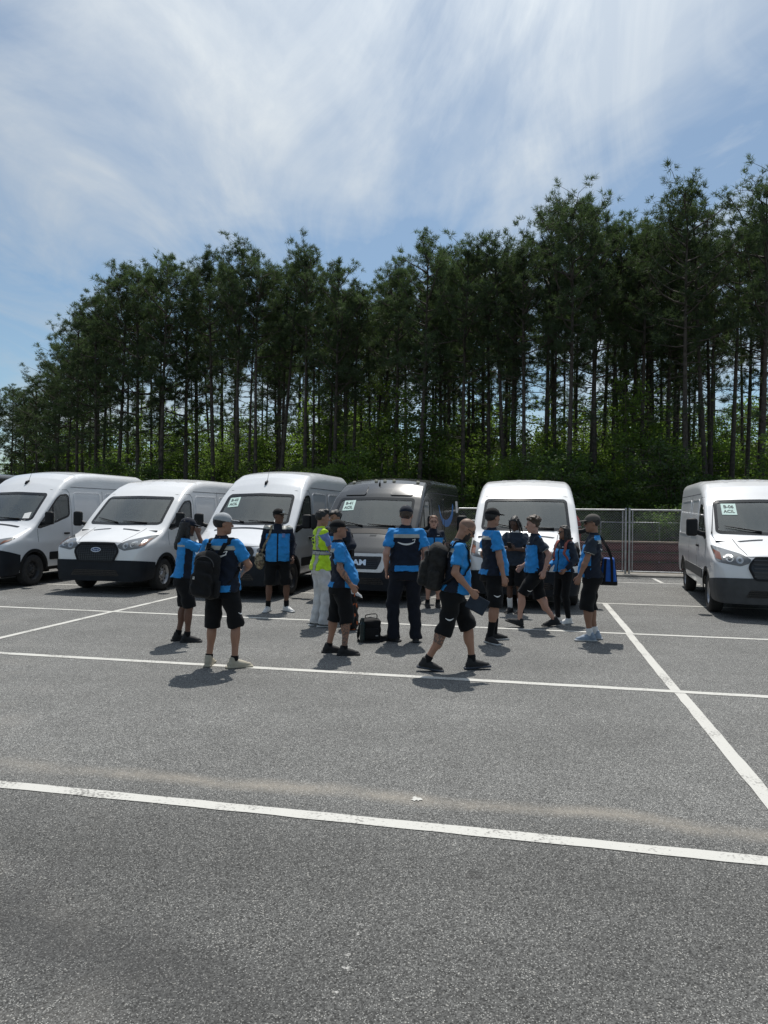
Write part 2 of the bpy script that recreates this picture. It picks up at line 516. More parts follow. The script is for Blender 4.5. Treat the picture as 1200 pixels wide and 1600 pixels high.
def make_pine(seed, base_frac, reach, dens):
    global rng
    rng = np.random.default_rng(seed)
    rr = random.Random(seed)
    H = 16.0
    trunk = MB()
    bend = [rr.uniform(-0.25, 0.25) for _ in range(4)]
    def axis(f):
        return Vector((bend[0] * math.sin(f * 2.3) + bend[1] * f * f, bend[2] * math.sin(f * 2.0) + bend[3] * f * f, f * H))
    fr = [0, 0.01, 0.04, 0.12, 0.22, 0.33, 0.44, 0.55, 0.66, 0.76, 0.86, 0.94, 0.99]
    trunk.tube([axis(f) for f in fr], [0.145 * (1.3 if f == 0 else 1.08 if f < 0.02 else 1) * (1 - 0.86 * f ** 1.15) for f in fr], 8)
    blades_c, blades_d = [], []
    def tuft(c, d, n, L):
        blades_c.append(np.tile(np.array(c), (n, 1)) + rng.normal(size=(n, 3)) * 0.05)
        u = unit(n) * 0.9 + np.array(d) * 0.75
        u /= np.linalg.norm(u, axis=1)[:, None]
        blades_d.append(u * (rng.uniform(0.65, 1.15, size=(n, 1)) * L))
    nl = int(34 * dens)
    for i in range(nl):
        f = base_frac + (0.985 - base_frac) * ((i + rr.random()) / nl) ** 0.9
        q = (f - base_frac) / (1 - base_frac)
        az = i * 2.4 + rr.uniform(-0.6, 0.6)
        L = reach * (0.55 + 0.75 * math.sin(PI * min(1, q * 0.85 + 0.12)) ** 0.8) * rr.uniform(0.55, 1.15) * (1.0 if q < 0.75 else 1.05 - 1.7 * (q - 0.75))
        L = max(L, 0.45)
        up = -0.05 + 0.75 * q + rr.uniform(-0.2, 0.25)
        p0 = axis(f)
        dv = Vector((math.cos(az), math.sin(az), up)).normalized()
        pts = [p0]
        cur = p0.copy(); dd = dv.copy()
        for k in range(4):
            dd = (dd + Vector((rr.uniform(-0.22, 0.22), rr.uniform(-0.22, 0.22), rr.uniform(0.0, 0.28)))).normalized()
            cur = cur + dd * L / 4
            pts.append(cur.copy())
        r0 = 0.03 + 0.012 * L
        trunk.tube(pts, [r0, r0 * .75, r0 * .55, r0 * .38, r0 * .2], 4, False)
        for k in range(2 + int(2.2 * L)):                             # side shoots, each ending in a clump of tufts
            g_ = (0.45 + 0.55 * (k + rr.random()) / (2 + int(2.2 * L))) * 3.999
            a = min(int(g_), 3); b_ = g_ - a
            p = pts[a].lerp(pts[a + 1], b_)
            off = Vector((rr.gauss(0, 1), rr.gauss(0, 1), rr.gauss(0.55, 0.55)))
            off *= 0.20 + 0.10 * L
            e = p + off
            trunk.tube([p, p + off * 0.6 + Vector((0, 0, 0.03)), e], [0.016, 0.012, 0.008], 3, False)
            for c_ in range(rr.randint(3, 5)):
                o2 = Vector((rr.gauss(0, .15), rr.gauss(0, .15), rr.gauss(0.06, .11)))
                tuft(e + o2, o2.normalized() * 0.7 + Vector((0, 0, 0.5)), rr.randint(20, 30), rr.uniform(0.20, 0.31))
    for i in range(7):                                            # thin lower limbs with a few tufts
        f = rr.uniform(base_frac - .18, base_frac)
        az = rr.uniform(0, 6.28); L = rr.uniform(0.8, 1.9)
        p0 = axis(f); dv = Vector((math.cos(az), math.sin(az), rr.uniform(-0.15, 0.25)))
        p1 = p0 + dv * L * .5 + Vector((0, 0, .08)); p2 = p0 + dv * L
        trunk.tube([p0, p1, p2], [0.026, 0.018, 0.008], 4, False)
        for k in range(rr.randint(1, 5)):
            tuft(p1.lerp(p2, rr.uniform(.3, 1.05)) + Vector((rr.gauss(0, .12), rr.gauss(0, .12), rr.gauss(.05, .1))), (0, 0, .6), 22, .24)
    for i in range(16):                                           # dead stubs below the crown
        f = rr.uniform(0.18, base_frac + .1)
        az = rr.uniform(0, 6.28); L = rr.uniform(0.3, 1.5)
        p0 = axis(f); dv = Vector((math.cos(az), math.sin(az), rr.uniform(-0.2, 0.3)))
        trunk.tube([p0, p0 + dv * L * 0.5, p0 + dv * L + Vector((0, 0, -0.1))], [0.022, 0.014, 0.005], 3, False)
    for k in range(5): tuft(axis(0.985) + Vector((rr.gauss(0, .08), rr.gauss(0, .08), rr.uniform(-0.3, .15))), (0, 0, 1), 36, 0.34)
    C = np.concatenate(blades_c); D = np.concatenate(blades_d)
    sd = np.cross(D, unit(len(D))); sd /= np.linalg.norm(sd, axis=1)[:, None] + 1e-9
    w = 0.0135
    V = np.empty((len(C) * 3, 3)); V[0::3] = C + sd * w; V[1::3] = C - sd * w; V[2::3] = C + D
    crown = mesh_np("crown", V, np.arange(len(V)).reshape(-1, 3), M_NEEDLE)
    tm = bpy.data.meshes.new("trunk"); tm.from_pydata(trunk.v, [], trunk.f); tm.materials.append(M_BARK)
    tm.polygons.foreach_set("use_smooth", [True] * len(trunk.f)); tm.update()
    return tm, crown

PINES = [make_pine(s, b, r_, d) for s, b, r_, d in ((1, .54, 1.75, .95), (2, .58, 1.5, .9), (3, .48, 1.95, 1.05), (4, .64, 1.6, 0.8), (5, .56, 1.35, 1.0), (6, .34, 2.0, 1.15), (8, .66, 1.8, 0.8), (9, .58, 1.4, .55), (10, .66, 1.2, .5), (12, .52, 1.5, .6))]
ORD = ["first", "second", "third", "fourth", "fifth", "sixth", "seventh", "eighth", "ninth", "tenth", "eleventh", "twelfth", "thirteenth", "fourteenth", "fifteenth", "sixteenth", "seventeenth", "eighteenth", "nineteenth", "twentieth"]

def where(x, y):
    px = 600 + 1110 * x / y
    for lim, t in ((100, "at the far left edge of the photo"), (300, "above the second white van from the left"), (510, "above the high-roof van with the mint sheet"), (720, "above the dark grey van"), (905, "above the head-on white van"), (1066, "above the open stretch of fence")):
        if px < lim: return t
    return "above the right-hand white van"

def place_pine(x, y, h, proto, label, fat=1.0, group="pines of the wood behind the lot"):
    o = empty("pine_tree", (x, y, -0.05), random.uniform(0, 6.28))
    h *= 0.93 if x / y > 0.3 else 0.95 if x / y > -0.2 else 1.0
    k = h / 16.0
    o.rotation_euler.x = random.gauss(0, R(1.0)); o.rotation_euler.y = random.gauss(0, R(1.0))
    o.scale = (fat * (0.55 + 0.45 * k), fat * (0.55 + 0.45 * k), k)
    tm, cr = PINES[proto]
    link("trunk", tm, o); link("crown", cr, o)
    return tag(o, label, "tree", group)

FRONT = [(16.34, 31, 17.3), (16.54, 34, 16.49), (15.16, 33, 17.45), (13.27, 31, 17.1), (14.27, 36, 17.16), (12.25, 34, 16.66), (12.32, 38, 17.99), (10.41, 35, 17.49), (8.47, 33, 16.66), (8.11, 36, 17.75), (6.74, 34, 14.86), (6.32, 36, 16.27), (5.48, 38, 16.04), (4.05, 36, 15.95), (3.24, 40, 16.76), (1.62, 36, 16.06), (0.51, 38, 15.64), (-0.37, 41, 16.25), (-1.8, 40, 14.73), (-2.81, 39, 15.73), (-4.62, 41, 17.38), (-6.59, 43, 17.97), (-7.57, 42, 16.83), (-8.91, 43, 17.56), (-10.74, 45, 17.67), (-13.13, 47, 17.3), (-14.5, 46, 17.62), (-16.65, 48, 17.82), (-18.54, 49, 18.0), (-21.08, 52, 17.01), (-23.78, 55, 16.39), (-26.13, 58, 15.61), (-29.69, 64, 15.31), (-35.03, 72, 14.71), (-38.34, 76, 14.05), (-42.16, 80, 15.04), (-44.68, 80, 15.73)]
FRONT.sort(key=lambda t: -t[0] / t[1])
fp = [0, 3, 1, 0, 4, 1, 6, 2, 0, 3, 4, 1, 6, 0, 2, 2, 4, 1, 4, 2, 3, 1, 6, 0, 4, 5, 2, 5, 2, 5, 2, 5, 5, 2, 5, 5, 2]
for i, (x, y, h) in enumerate(FRONT):
    n = len(FRONT)
    if i < 19: lab = f"tall pine along the wood's front edge, {ORD[i]} counted from the right"
    else: lab = f"tall pine along the wood's front edge, {ORD[n - 1 - i]} counted from the left"
    place_pine(x, y, h, fp[i % len(fp)], lab, 1.12 if i > 23 else 1.0)
fx = np.array([t[0] / t[1] for t in FRONT])[::-1]
fd = np.array([t[1] for t in FRONT], float)[::-1]
fe = np.array([(t[2] - 1.75) / t[1] for t in FRONT])[::-1]
rp = random.Random(5)
placed = [(t[0], t[1]) for t in FRONT]
cnt = 0
for i in range(2600):
    if cnt >= 155: break
    u = rp.uniform(-0.60, 0.66)
    if u < -.43 and rp.random() < .6: continue
    d0 = float(np.interp(u, fx, fd)); e0 = float(np.interp(u, fx, fe))
    d = d0 + 1.5 + 30 * rp.random() ** 1.2
    x = u * d
    if any((x - a) ** 2 + (d - b_) ** 2 < 1.3 ** 2 for a, b_ in placed): continue
    h = 1.75 + d * e0 * rp.uniform(0.80, 0.97)
    h = min(h, 20.5)
    placed.append((x, d)); cnt += 1
    place_pine(x, d, h, rp.choice([7, 8, 9, 7, 8, 9, 4, 3]), "thin pine deep inside the wood, " + where(x, d), rp.uniform(0.85, 1.05), "pines deep inside the wood")

def make_shrub(seed, H, width, leafs, lm, clumps=90, leaf=0.10, low=0.08):
    global rng
    rng = np.random.default_rng(seed); rr = random.Random(seed)
    st = MB(); C = []
    for s in range(rr.randint(3, 5)):
        az = rr.uniform(0, 6.28); sp = rr.uniform(0.05, 0.5) * width
        top = Vector((math.cos(az) * sp, math.sin(az) * sp, H * rr.uniform(0.7, 0.98)))
        b0 = Vector((math.cos(az) * 0.12, math.sin(az) * 0.12, 0))
        pts = [b0, b0.lerp(top, 0.35) + Vector((rr.gauss(0, .1), rr.gauss(0, .1), 0)), b0.lerp(top, 0.7), top]
        st.tube(pts, [0.045, 0.035, 0.022, 0.008], 5, False)
        for k in range(clumps // 4):
            q = rr.uniform(low, 1.0)
            p = pts[min(int(q * 3), 2)].lerp(pts[min(int(q * 3), 2) + 1], q * 3 - min(int(q * 3), 2))
            rad = width * 0.5 * (0.35 + 0.8 * math.sin(PI * min(1, q * 0.8 + 0.15)))
            e = p + Vector((rr.gauss(0, 0.55), rr.gauss(0, 0.55), rr.gauss(0, 0.25))) * rad
            e.z = max(0.15, e.z)
            st.tube([p, p.lerp(e, 0.6) + Vector((0, 0, 0.05)), e], [0.012, 0.009, 0.004], 3, False)
            C.append(np.array(e) + rng.normal(size=(leafs, 3)) * np.array([0.22, 0.22, 0.12]) * (0.6 + 0.3 * H / 4))
    C = np.concatenate(C); C[:, 2] = np.maximum(C[:, 2], 0.05)
    n = len(C)
    a = unit(n) * np.array([1, 1, 0.5]); a /= np.linalg.norm(a, axis=1)[:, None]
    nn = unit(n) + np.array([0, 0, 0.7]); b_ = np.cross(a, nn); b_ /= np.linalg.norm(b_, axis=1)[:, None] + 1e-9
    L = leaf * rng.uniform(0.6, 1.2, size=(n, 1)); W = L * 0.33
    V = np.empty((n * 4, 3)); V[0::4] = C; V[1::4] = C + a * L * .5 + b_ * W; V[2::4] = C + a * L; V[3::4] = C + a * L * .5 - b_ * W
    fol = mesh_np("foliage", V, np.arange(n * 4).reshape(-1, 4), lm)
    sm = bpy.data.meshes.new("stem"); sm.from_pydata(st.v, [], st.f); sm.materials.append(M_STEM); sm.update()
    return sm, fol

SHRUBS = [make_shrub(21, 3.6, 2.6, 60, M_LEAF, 90, .13), make_shrub(22, 5.2, 3.0, 62, M_LEAF, 120, .14), make_shrub(23, 2.6, 2.4, 60, M_LEAF2),
          make_shrub(24, 4.4, 2.6, 60, M_LEAF2, 100, .13), make_shrub(25, 7.0, 3.2, 58, M_LEAF, 140, 0.15, 0.12), make_shrub(26, 1.7, 2.2, 60, M_LEAF2, 70)]
def place_shrub(x, y, k, sc_, label, name="understory_shrub", group="shrubs at the foot of the pines"):
    o = empty(name, (x, y, -0.04), random.uniform(0, 6.28))
    o.scale = (sc_, sc_, sc_ * random.uniform(0.85, 1.15))
    sm, fo = SHRUBS[k]
    link("stem", sm, o); link("foliage", fo, o)
    return tag(o, label, "shrub", group)
rs = random.Random(9)
for i in range(64):                                              # along the edge of the wood
    u = -0.56 + 1.14 * (i + rs.uniform(-0.3, 0.3)) / 64
    d = float(np.interp(u, fx, fd)) + rs.uniform(-4.0, 2.5)
    d = max(d, 27.0)
    k = rs.choice([0, 3, 3, 2, 1]) if u > 0.40 else rs.choice([1, 1, 4, 3, 3, 0, 1]) if u > -0.33 else rs.choice([0, 3, 1, 2])
    place_shrub(u * d, d, k, rs.uniform(0.8, 1.15), "leafy shrub at the wood's front edge, " + where(u, 1.0))
for i in range(84):                                              # farther in
    u = rs.uniform(-0.6, 0.62)
    d = float(np.interp(u, fx, fd)) + rs.uniform(3, 20)
    k = rs.choice([1, 3, 4, 4, 1])
    place_shrub(u * d, d, k, rs.uniform(0.9, 1.3) * (1.0 if u > -.33 else .8), "broadleaf sapling between pine trunks, " + where(u, 1.0), "broadleaf_sapling", "saplings between the pine trunks")
for i in range(76):                                              # the far side of the wood
    u = rs.uniform(-0.52, 0.62)
    d = float(np.interp(u, fx, fd)) + rs.uniform(16, 30)
    place_shrub(u * d, d, rs.choice([1, 4, 4]), rs.uniform(1.2, 1.7), "broadleaf sapling between pine trunks, " + where(u, 1.0), "broadleaf_sapling", "saplings between the pine trunks")
for i in range(16):                                              # low growth behind the fence
    u = 0.0 + 0.6 * (i + rs.random()) / 16
    d = rs.uniform(25.0, 28.0)
    place_shrub(u * d, d, rs.choice([5, 2, 5]), rs.uniform(0.7, 1.0), "low dark bush behind the fence, " + where(u, 1.0), "low_bush", "bushes behind the fence")
# ------------------------------------------------------------------ vans
def paint_mat(name, col, rough=0.28, dirt=0.12, film=0.30):
    m, n, l, b = new_mat(name)
    tc = n.new("ShaderNodeTexCoord")
    t = n.new("ShaderNodeTexNoise"); t.inputs["Scale"].default_value = 1.6; t.inputs["Detail"].default_value = 6
    l.new(tc.outputs["Object"], t.inputs["Vector"])
    r = n.new("ShaderNodeMapRange"); r.inputs[1].default_value = 0.35; r.inputs[2].default_value = 0.75
    r.inputs[3].default_value = 0.0; r.inputs[4].default_value = dirt
    l.new(t.outputs["Fac"], r.inputs[0])
    # road film that settles on the lower body
    sp = n.new("ShaderNodeSeparateXYZ"); l.new(tc.outputs["Object"], sp.inputs[0])
    r2 = n.new("ShaderNodeMapRange"); r2.inputs[1].default_value = 0.35; r2.inputs[2].default_value = 0.95
    r2.inputs[3].default_value = film; r2.inputs[4].default_value = 0.0
    l.new(sp.outputs[2], r2.inputs[0])
    t3 = n.new("ShaderNodeTexNoise"); t3.inputs["Scale"].default_value = 7; t3.inputs["Detail"].default_value = 5
    l.new(tc.outputs["Object"], t3.inputs["Vector"])
    mu = n.new("ShaderNodeMath"); mu.operation = 'MULTIPLY'; l.new(r2.outputs[0], mu.inputs[0]); l.new(t3.outputs["Fac"], mu.inputs[1])
    ad = n.new("ShaderNodeMath"); ad.operation = 'ADD'; l.new(r.outputs[0], ad.inputs[0]); l.new(mu.outputs[0], ad.inputs[1])
    mx = n.new("ShaderNodeMixRGB"); l.new(ad.outputs[0], mx.inputs[0])
    mx.inputs[1].default_value = (*col, 1); mx.inputs[2].default_value = (0.32, 0.29, 0.25, 1)
    l.new(mx.outputs[0], b.inputs["Base Color"])
    b.inputs["Roughness"].default_value = rough
    b.inputs["Coat Weight"].default_value = 0.6
    b.inputs["Coat Roughness"].default_value = 0.06
    return m

def glass_mat(name, tint, refl=1.0):
    m, n, l, b = new_mat(name)
    n.remove(b)
    out = [x for x in n if x.type == 'OUTPUT_MATERIAL'][0]
    t = n.new("ShaderNodeBsdfTransparent"); t.inputs[0].default_value = (*tint, 1)
    g = n.new("ShaderNodeBsdfGlossy"); g.inputs["Roughness"].default_value = 0.03
    g.inputs["Color"].default_value = (refl, refl, refl, 1)
    fr = n.new("ShaderNodeFresnel"); fr.inputs[0].default_value = 1.52
    k = n.new("ShaderNodeMath"); k.operation = 'MULTIPLY'; k.inputs[1].default_value = 1.7; k.use_clamp = True
    l.new(fr.outputs[0], k.inputs[0])
    # dust film, made paler and greener to paint in the reflected sky
    d = n.new("ShaderNodeBsdfDiffuse"); d.inputs[0].default_value = (0.40, 0.44, 0.42, 1)
    mx0 = n.new("ShaderNodeMixShader"); mx0.inputs[0].default_value = 0.19
    l.new(t.outputs[0], mx0.inputs[1]); l.new(d.outputs[0], mx0.inputs[2])
    mx = n.new("ShaderNodeMixShader")
    l.new(k.outputs[0], mx.inputs[0]); l.new(mx0.outputs[0], mx.inputs[1]); l.new(g.outputs[0], mx.inputs[2])
    l.new(mx.outputs[0], out.inputs[0])
    return m

M_WHITE = paint_mat("white_paint", (0.82, 0.825, 0.83))
M_SILVER = paint_mat("pale_grey_paint", (0.74, 0.755, 0.775), 0.25)
M_GREY = paint_mat("dark_grey_paint", (0.029, 0.030, 0.032), 0.22, 0.03, 0.05)
M_BLACKPL = mat("black_plastic", (0.009, 0.010, 0.012), 0.6, noise=0.25, nscale=6, bump=0.1, bscale=200, spec=0.25)
M_NAVYPL = mat("dark_bumper_plastic", (0.009, 0.012, 0.017), 0.6, noise=0.25, nscale=5, spec=0.25)
M_GREYPL = mat("grey_cladding", (0.045, 0.047, 0.05), 0.6, noise=0.2)
M_GLOSSBLK = mat("gloss_black", (0.012, 0.013, 0.015), 0.12)
M_SEAM = mat("panel_gap", (0.06, 0.06, 0.063), 0.9)
M_RUBBER = mat("tyre_rubber", (0.025, 0.025, 0.026), 0.85, noise=0.3, nscale=20)
M_STEELW = mat("steel_wheel", (0.42, 0.42, 0.43), 0.4, 0.8, noise=0.2)
M_BLACKW = mat("black_wheel", (0.035, 0.036, 0.04), 0.45, 0.2)
M_CHROME = mat("chrome", (0.75, 0.76, 0.78), 0.12, 1.0)
M_LENS = mat("headlamp_housing", (0.13, 0.135, 0.14), 0.08, coat=1.0)
M_BRIGHT = mat("lamp_reflector", (0.50, 0.52, 0.53), 0.18, 0.7)
M_AMBER = mat("amber_lens", (0.16, 0.06, 0.035), 0.15)
M_PAPER = mat("mint_paper", (0.60, 0.78, 0.72), 0.7)
M_WPAPER = mat("white_paper", (0.80, 0.80, 0.78), 0.7)
M_INK = mat("black_ink", (0.03, 0.05, 0.05), 0.7)
M_DASH = mat("dash_grey", (0.17, 0.175, 0.175), 0.7, noise=0.15)
M_SEAT = mat("seat_cloth", (0.04, 0.042, 0.045), 0.9, noise=0.2)
M_BULK = mat("bulkhead_panel", (0.42, 0.43, 0.42), 0.7, noise=0.1)
M_GLASS = glass_mat("windscreen_glass", (0.68, 0.75, 0.71))
M_SGLASS = glass_mat("side_glass", (0.42, 0.46, 0.45))
M_UNDER = mat("underbody", (0.02, 0.02, 0.021), 0.8)
M_BLUEDECAL = mat("blue_decal", (0.06, 0.25, 0.62), 0.35)
M_DEEPBLUE = mat("emblem_blue", (0.02, 0.05, 0.16), 0.2)
M_MARKER = mat("marker_lens", (0.72, 0.66, 0.52), 0.2)
M_BWHITE = mat("bumper_white", (0.78, 0.78, 0.77), 0.3, noise=0.06)

def roundpoly(pts, r, n=4):
    out = []
    N = len(pts)
    for i in range(N):
        p = Vector(pts[i]); a = Vector(pts[i - 1]); b = Vector(pts[(i + 1) % N])
        da = a - p; db = b - p
        k = min(r, da.length * 0.45, db.length * 0.45)
        p0 = p + da.normalized() * k; p1 = p + db.normalized() * k
        for j in range(n + 1):
            t = j / n
            out.append(tuple(p0 * (1 - t) ** 2 + p * 2 * t * (1 - t) + p1 * t * t))
    return out

def inset(poly, d):
    N = len(poly); out = []
    area = sum(poly[i][0] * poly[(i + 1) % N][1] - poly[(i + 1) % N][0] * poly[i][1] for i in range(N))
    sg = 1 if area > 0 else -1
    for i in range(N):
        a = Vector(poly[i - 1]); b = Vector(poly[(i + 1) % N]); t = (b - a)
        if t.length < 1e-9: t = Vector((1, 0))
        t.normalize()
        nrm = Vector((-t.y, t.x)) * sg
        out.append(tuple(Vector(poly[i]) + nrm * d))
    return out

def in_poly(poly, x, y):
    c = False; N = len(poly); j = N - 1
    for i in range(N):
        xi, yi = poly[i]; xj, yj = poly[j]
        if (yi > y) != (yj > y) and x < (xj - xi) * (y - yi) / (yj - yi + 1e-12) + xi: c = not c
        j = i
    return c

class Shell:
    """a van body: cross sections along the length, plus pieces laid on it"""
    def __init__(self, S):
        self.S = S
        L = S['L']
        ys = np.concatenate([np.arange(0, 0.30, 0.012), np.arange(0.30, 2.7, 0.024), np.arange(2.7, L - 0.35, 0.05), np.linspace(L - 0.35, L, 14)])
        def col(key, sm):
            a = np.array(S[key], float); v = np.interp(ys, a[:, 0], a[:, 1])
            yy = np.linspace(0, L, 1200); vv = np.interp(yy, a[:, 0], a[:, 1])
            k = int(sm / (L / 1200)); 
            if k > 1:
                ker = np.hanning(2 * k + 3)[1:-1]; ker /= ker.sum()
                pad = np.concatenate([np.full(k, vv[0]) + (vv[0] - vv[1:k + 1][::-1]) * 1.0, vv, np.full(k, vv[-1])])
                vv = np.convolve(pad, ker, 'valid')[:1200]
                v = np.interp(ys, yy, vv)
            return v
        zt = col('top', S.get('sm', 0.05)); W = col('W', 0.05); cr = col('crown', 0.1); rx = col('rx', 0.1); rz = col('rz', 0.1); zs = col('sill', 0.05)
        nS, nC, nT = 26, 8, 14
        rows = []
        def hw(w, z):
            tz = max(0.0, (z - 1.15) / (S['H'] - 1.15))
            k = 1 - S['tumble'] * tz ** 1.4
            if z < 0.62: k -= 0.035 * ((0.62 - z) / 0.3) ** 2
            k += 0.012 * math.exp(-((z - 0.98) / 0.10) ** 2)          # shoulder line
            return w * k
        for i, y in enumerate(ys):
            ze = zt[i] - cr[i]
            h = max(0.06, ze - zs[i])
            rz_ = min(rz[i], h * 0.6); zc = ze - rz_
            pts = []
            for k in range(nS):
                z = zs[i] + (zc - zs[i]) * k / (nS - 1)
                pts.append((hw(W[i], z), z))
            hc = pts[-1][0]; rx_ = min(rx[i], hc * 0.5)
            for k in range(1, nC + 1):
                a = PI / 2 * k / nC
                pts.append((hc - rx_ + rx_ * math.cos(a), zc + rz_ * math.sin(a)))
            xe = hc - rx_
            for k in range(1, nT + 1):
                x = xe * (1 - k / nT)
                pts.append((x, ze + cr[i] * (1 - (x / xe) ** 2)))
            rows.append(pts)
        bm = bmesh.new()
        grid = []
        for i, y in enumerate(ys):
            right = [bm.verts.new((x, y, z)) for x, z in rows[i]]
            left = [bm.verts.new((-x, y, z)) for x, z in rows[i][:-1]]
            grid.append(left + right[::-1])
        n = len(grid[0])
        for i in range(len(ys) - 1):
            for k in range(n - 1):
                bm.faces.new((grid[i][k], grid[i + 1][k], grid[i + 1][k + 1], grid[i][k + 1]))
        for g_, flip in ((grid[0], False), (grid[-1], True)):
            h = n // 2
            for k in range(h):
                a, b, c, d = g_[k], g_[k + 1], g_[n - 2 - k], g_[n - 1 - k]
                q = [a, b, c, d]
                q = [v for j, v in enumerate(q) if v not in q[:j]]
                if len(q) > 2: bm.faces.new(q if not flip else q[::-1])
        bmesh.ops.recalc_face_normals(bm, faces=list(bm.faces))
        # outward check on the roof
        bm.normal_update()
        top = max(bm.faces, key=lambda f: f.calc_center_median().z)
        if top.normal.z < 0: bmesh.ops.reverse_faces(bm, faces=list(bm.faces)); bm.normal_update()
        self.bm = bm
        self.bvh = BVHTree.FromBMesh(bm)
        self.holes = []
    def hit(self, axis, a, b):
        if axis == 'F': o, d = Vector((a, -3, b)), Vector((0, 1, 0))
        elif axis == 'T': o, d = Vector((a, b, 6)), Vector((0, 0, -1))
        elif axis == 'R': o, d = Vector((4, a, b)), Vector((-1, 0, 0))
        else: o, d = Vector((-4, a, b)), Vector((1, 0, 0))
        for j, (e1, e2) in enumerate(((0, 0), (2e-4, 3e-4), (-3e-4, 2e-4), (0, .02), (0, .05), (0, .09), (0, .14), (0, .2), (0, -.02), (.02, 0), (-.02, 0), (0, -.05), (0, -.1), (.05, 0), (-.05, 0), (0, .3))):
            e = Vector((e1, 0, e2)) if axis == 'F' else Vector((e1, e2, 0)) if axis == 'T' else Vector((0, e1, e2))
            loc, nrm, i, dist = self.bvh.ray_cast(o + e, d)
            if loc is not None: break
        if loc is None: return None
        loc = loc - e
        if nrm.dot(d) > 0: nrm = -nrm
        return loc, nrm
    def lay(self, name, faces2d, axis, t, m, parent, res=0.05, smooth=True, depth=0.006, shift=0.0):
        """flat outlines (lists of 2-d points) wrapped on the body, t metres proud"""
        bm = bmesh.new()
        cache = {}
        for f in faces2d:
            vs_ = []
            for p in f:
                k = (round(p[0], 5), round(p[1], 5))
                if k not in cache: cache[k] = bm.verts.new((p[0], p[1], 0))
                if cache[k] not in vs_: vs_.append(cache[k])
            if len(vs_) > 2:
                try: bm.faces.new(vs_)
                except ValueError: pass
        xs = [v.co.x for v in bm.verts]; ys_ = [v.co.y for v in bm.verts]
        if res:
            for ax, lo, hi in ((0, min(xs), max(xs)), (1, min(ys_), max(ys_))):
                c = math.ceil(lo / res) * res
                while c < hi:
                    bmesh.ops.bisect_plane(bm, geom=list(bm.verts) + list(bm.edges) + list(bm.faces), dist=1e-5, plane_co=(c, 0, 0) if ax == 0 else (0, c, 0), plane_no=(1, 0, 0) if ax == 0 else (0, 1, 0))
                    c += res
        bmesh.ops.triangulate(bm, faces=[f for f in bm.faces if len(f.verts) > 4])
        bound = [(e.verts[0], e.verts[1]) for e in bm.edges if len(e.link_faces) == 1]
        bound_i = []
        bm.verts.index_update()
        outer, inner = [], []
        back = depth or 0.0
        for v in bm.verts:
            h = self.hit(axis, v.co.x, v.co.y)
            if h is None: print('MISS', name, axis, v.co[:]); h = (Vector((v.co.x, 1, v.co.y)), Vector((0, -1, 0)))
            outer.append(h[0] + h[1] * (t + shift)); inner.append(h[0] + h[1] * (shift - back))
        mb = MB()
        N = len(outer)
        fs = []
        for f in bm.faces:
            idx = [v.index for v in f.verts]
            a, b, c = outer[idx[0]], outer[idx[1]], outer[idx[2]]
            nn = (b - a).cross(c - a)
            ref = {'F': Vector((0, -1, 0)), 'T': Vector((0, 0, 1)), 'R': Vector((1, 0, 0)), 'L': Vector((-1, 0, 0))}[axis]
            fs.append(idx if nn.dot(ref) > 0 else idx[::-1])
        vs_ = list(outer)
        if depth is not None and t + depth > 0.002:
            vs_ += inner
            for a, b in bound: fs.append((a.index, b.index, b.index + N, a.index + N))
        mb.add(vs_, fs)
        bm.free()
        return mb.build(name, m, parent, smooth, R(35))
    def ring(self, name, outer, w, axis, t, m, parent, res=0.05):
        inn = inset(outer, w)
        N = len(outer)
        q = [(outer[i], outer[(i + 1) % N], inn[(i + 1) % N], inn[i]) for i in range(N)]
        return self.lay(name, q, axis, t, m, parent, res)
    def line(self, name, pts, axis, w, m, parent, t=0.0015):
        pts = [Vector(p) for p in pts]
        q = []
        L_, R_ = [], []
        for i, p in enumerate(pts):
            d = (pts[min(i + 1, len(pts) - 1)] - pts[max(0, i - 1)]).normalized()
            nn = Vector((-d.y, d.x)) * w / 2
            L_.append(tuple(p + nn)); R_.append(tuple(p - nn))
        for i in range(len(pts) - 1): q.append((L_[i], L_[i + 1], R_[i + 1], R_[i]))
        return self.lay(name, q, axis, t, m, parent, 0.08, depth=0.002)
    def region(self, name, planes, t, m, parent):
        """a copy of part of the body (kept side of each plane), pushed out by t"""
        bm = self.bm.copy()
        for co, no in planes:
            bmesh.ops.bisect_plane(bm, geom=list(bm.verts) + list(bm.edges) + list(bm.faces), dist=1e-5, plane_co=co, plane_no=no, clear_outer=True)
        bm.normal_update()
        bm.verts.index_update()
        out = [v.co + v.normal * t for v in bm.verts]; inn = [v.co - v.normal * 0.004 for v in bm.verts]
        N = len(out)
        fs = [[v.index for v in f.verts] for f in bm.faces]
        for e in bm.edges:
            if len(e.link_faces) == 1:
                a, b = e.verts[0].index, e.verts[1].index
                fs.append((a, b, b + N, a + N))
        mb = MB(); mb.add(out + inn, fs); bm.free()
        return mb
    def body(self, name, m, parent):
        bm = self.bm.copy()
        kill = []
        for f in bm.faces:
            c = f.calc_center_median()
            for axis, poly, ylo, yhi in self.holes:
                if axis == 'F':
                    if ylo < c.y < yhi and f.normal.y < -0.05 and in_poly(poly, c.x, c.z): kill.append(f); break
                elif axis == 'W':
                    if abs(c.x) > 0.5 and (c.y - poly[0]) ** 2 + (c.z - poly[1]) ** 2 < poly[2] ** 2: kill.append(f); break
                else:
                    s = 1 if axis == 'R' else -1
                    if c.x * s > 0.45 and abs(f.normal.x) > 0.5 and in_poly(poly, c.y, c.z): kill.append(f); break
        bmesh.ops.delete(bm, geom=kill, context='FACES')
        me = bpy.data.meshes.new(name)
        bm.to_mesh(me); bm.free()
        me.materials.append(m)
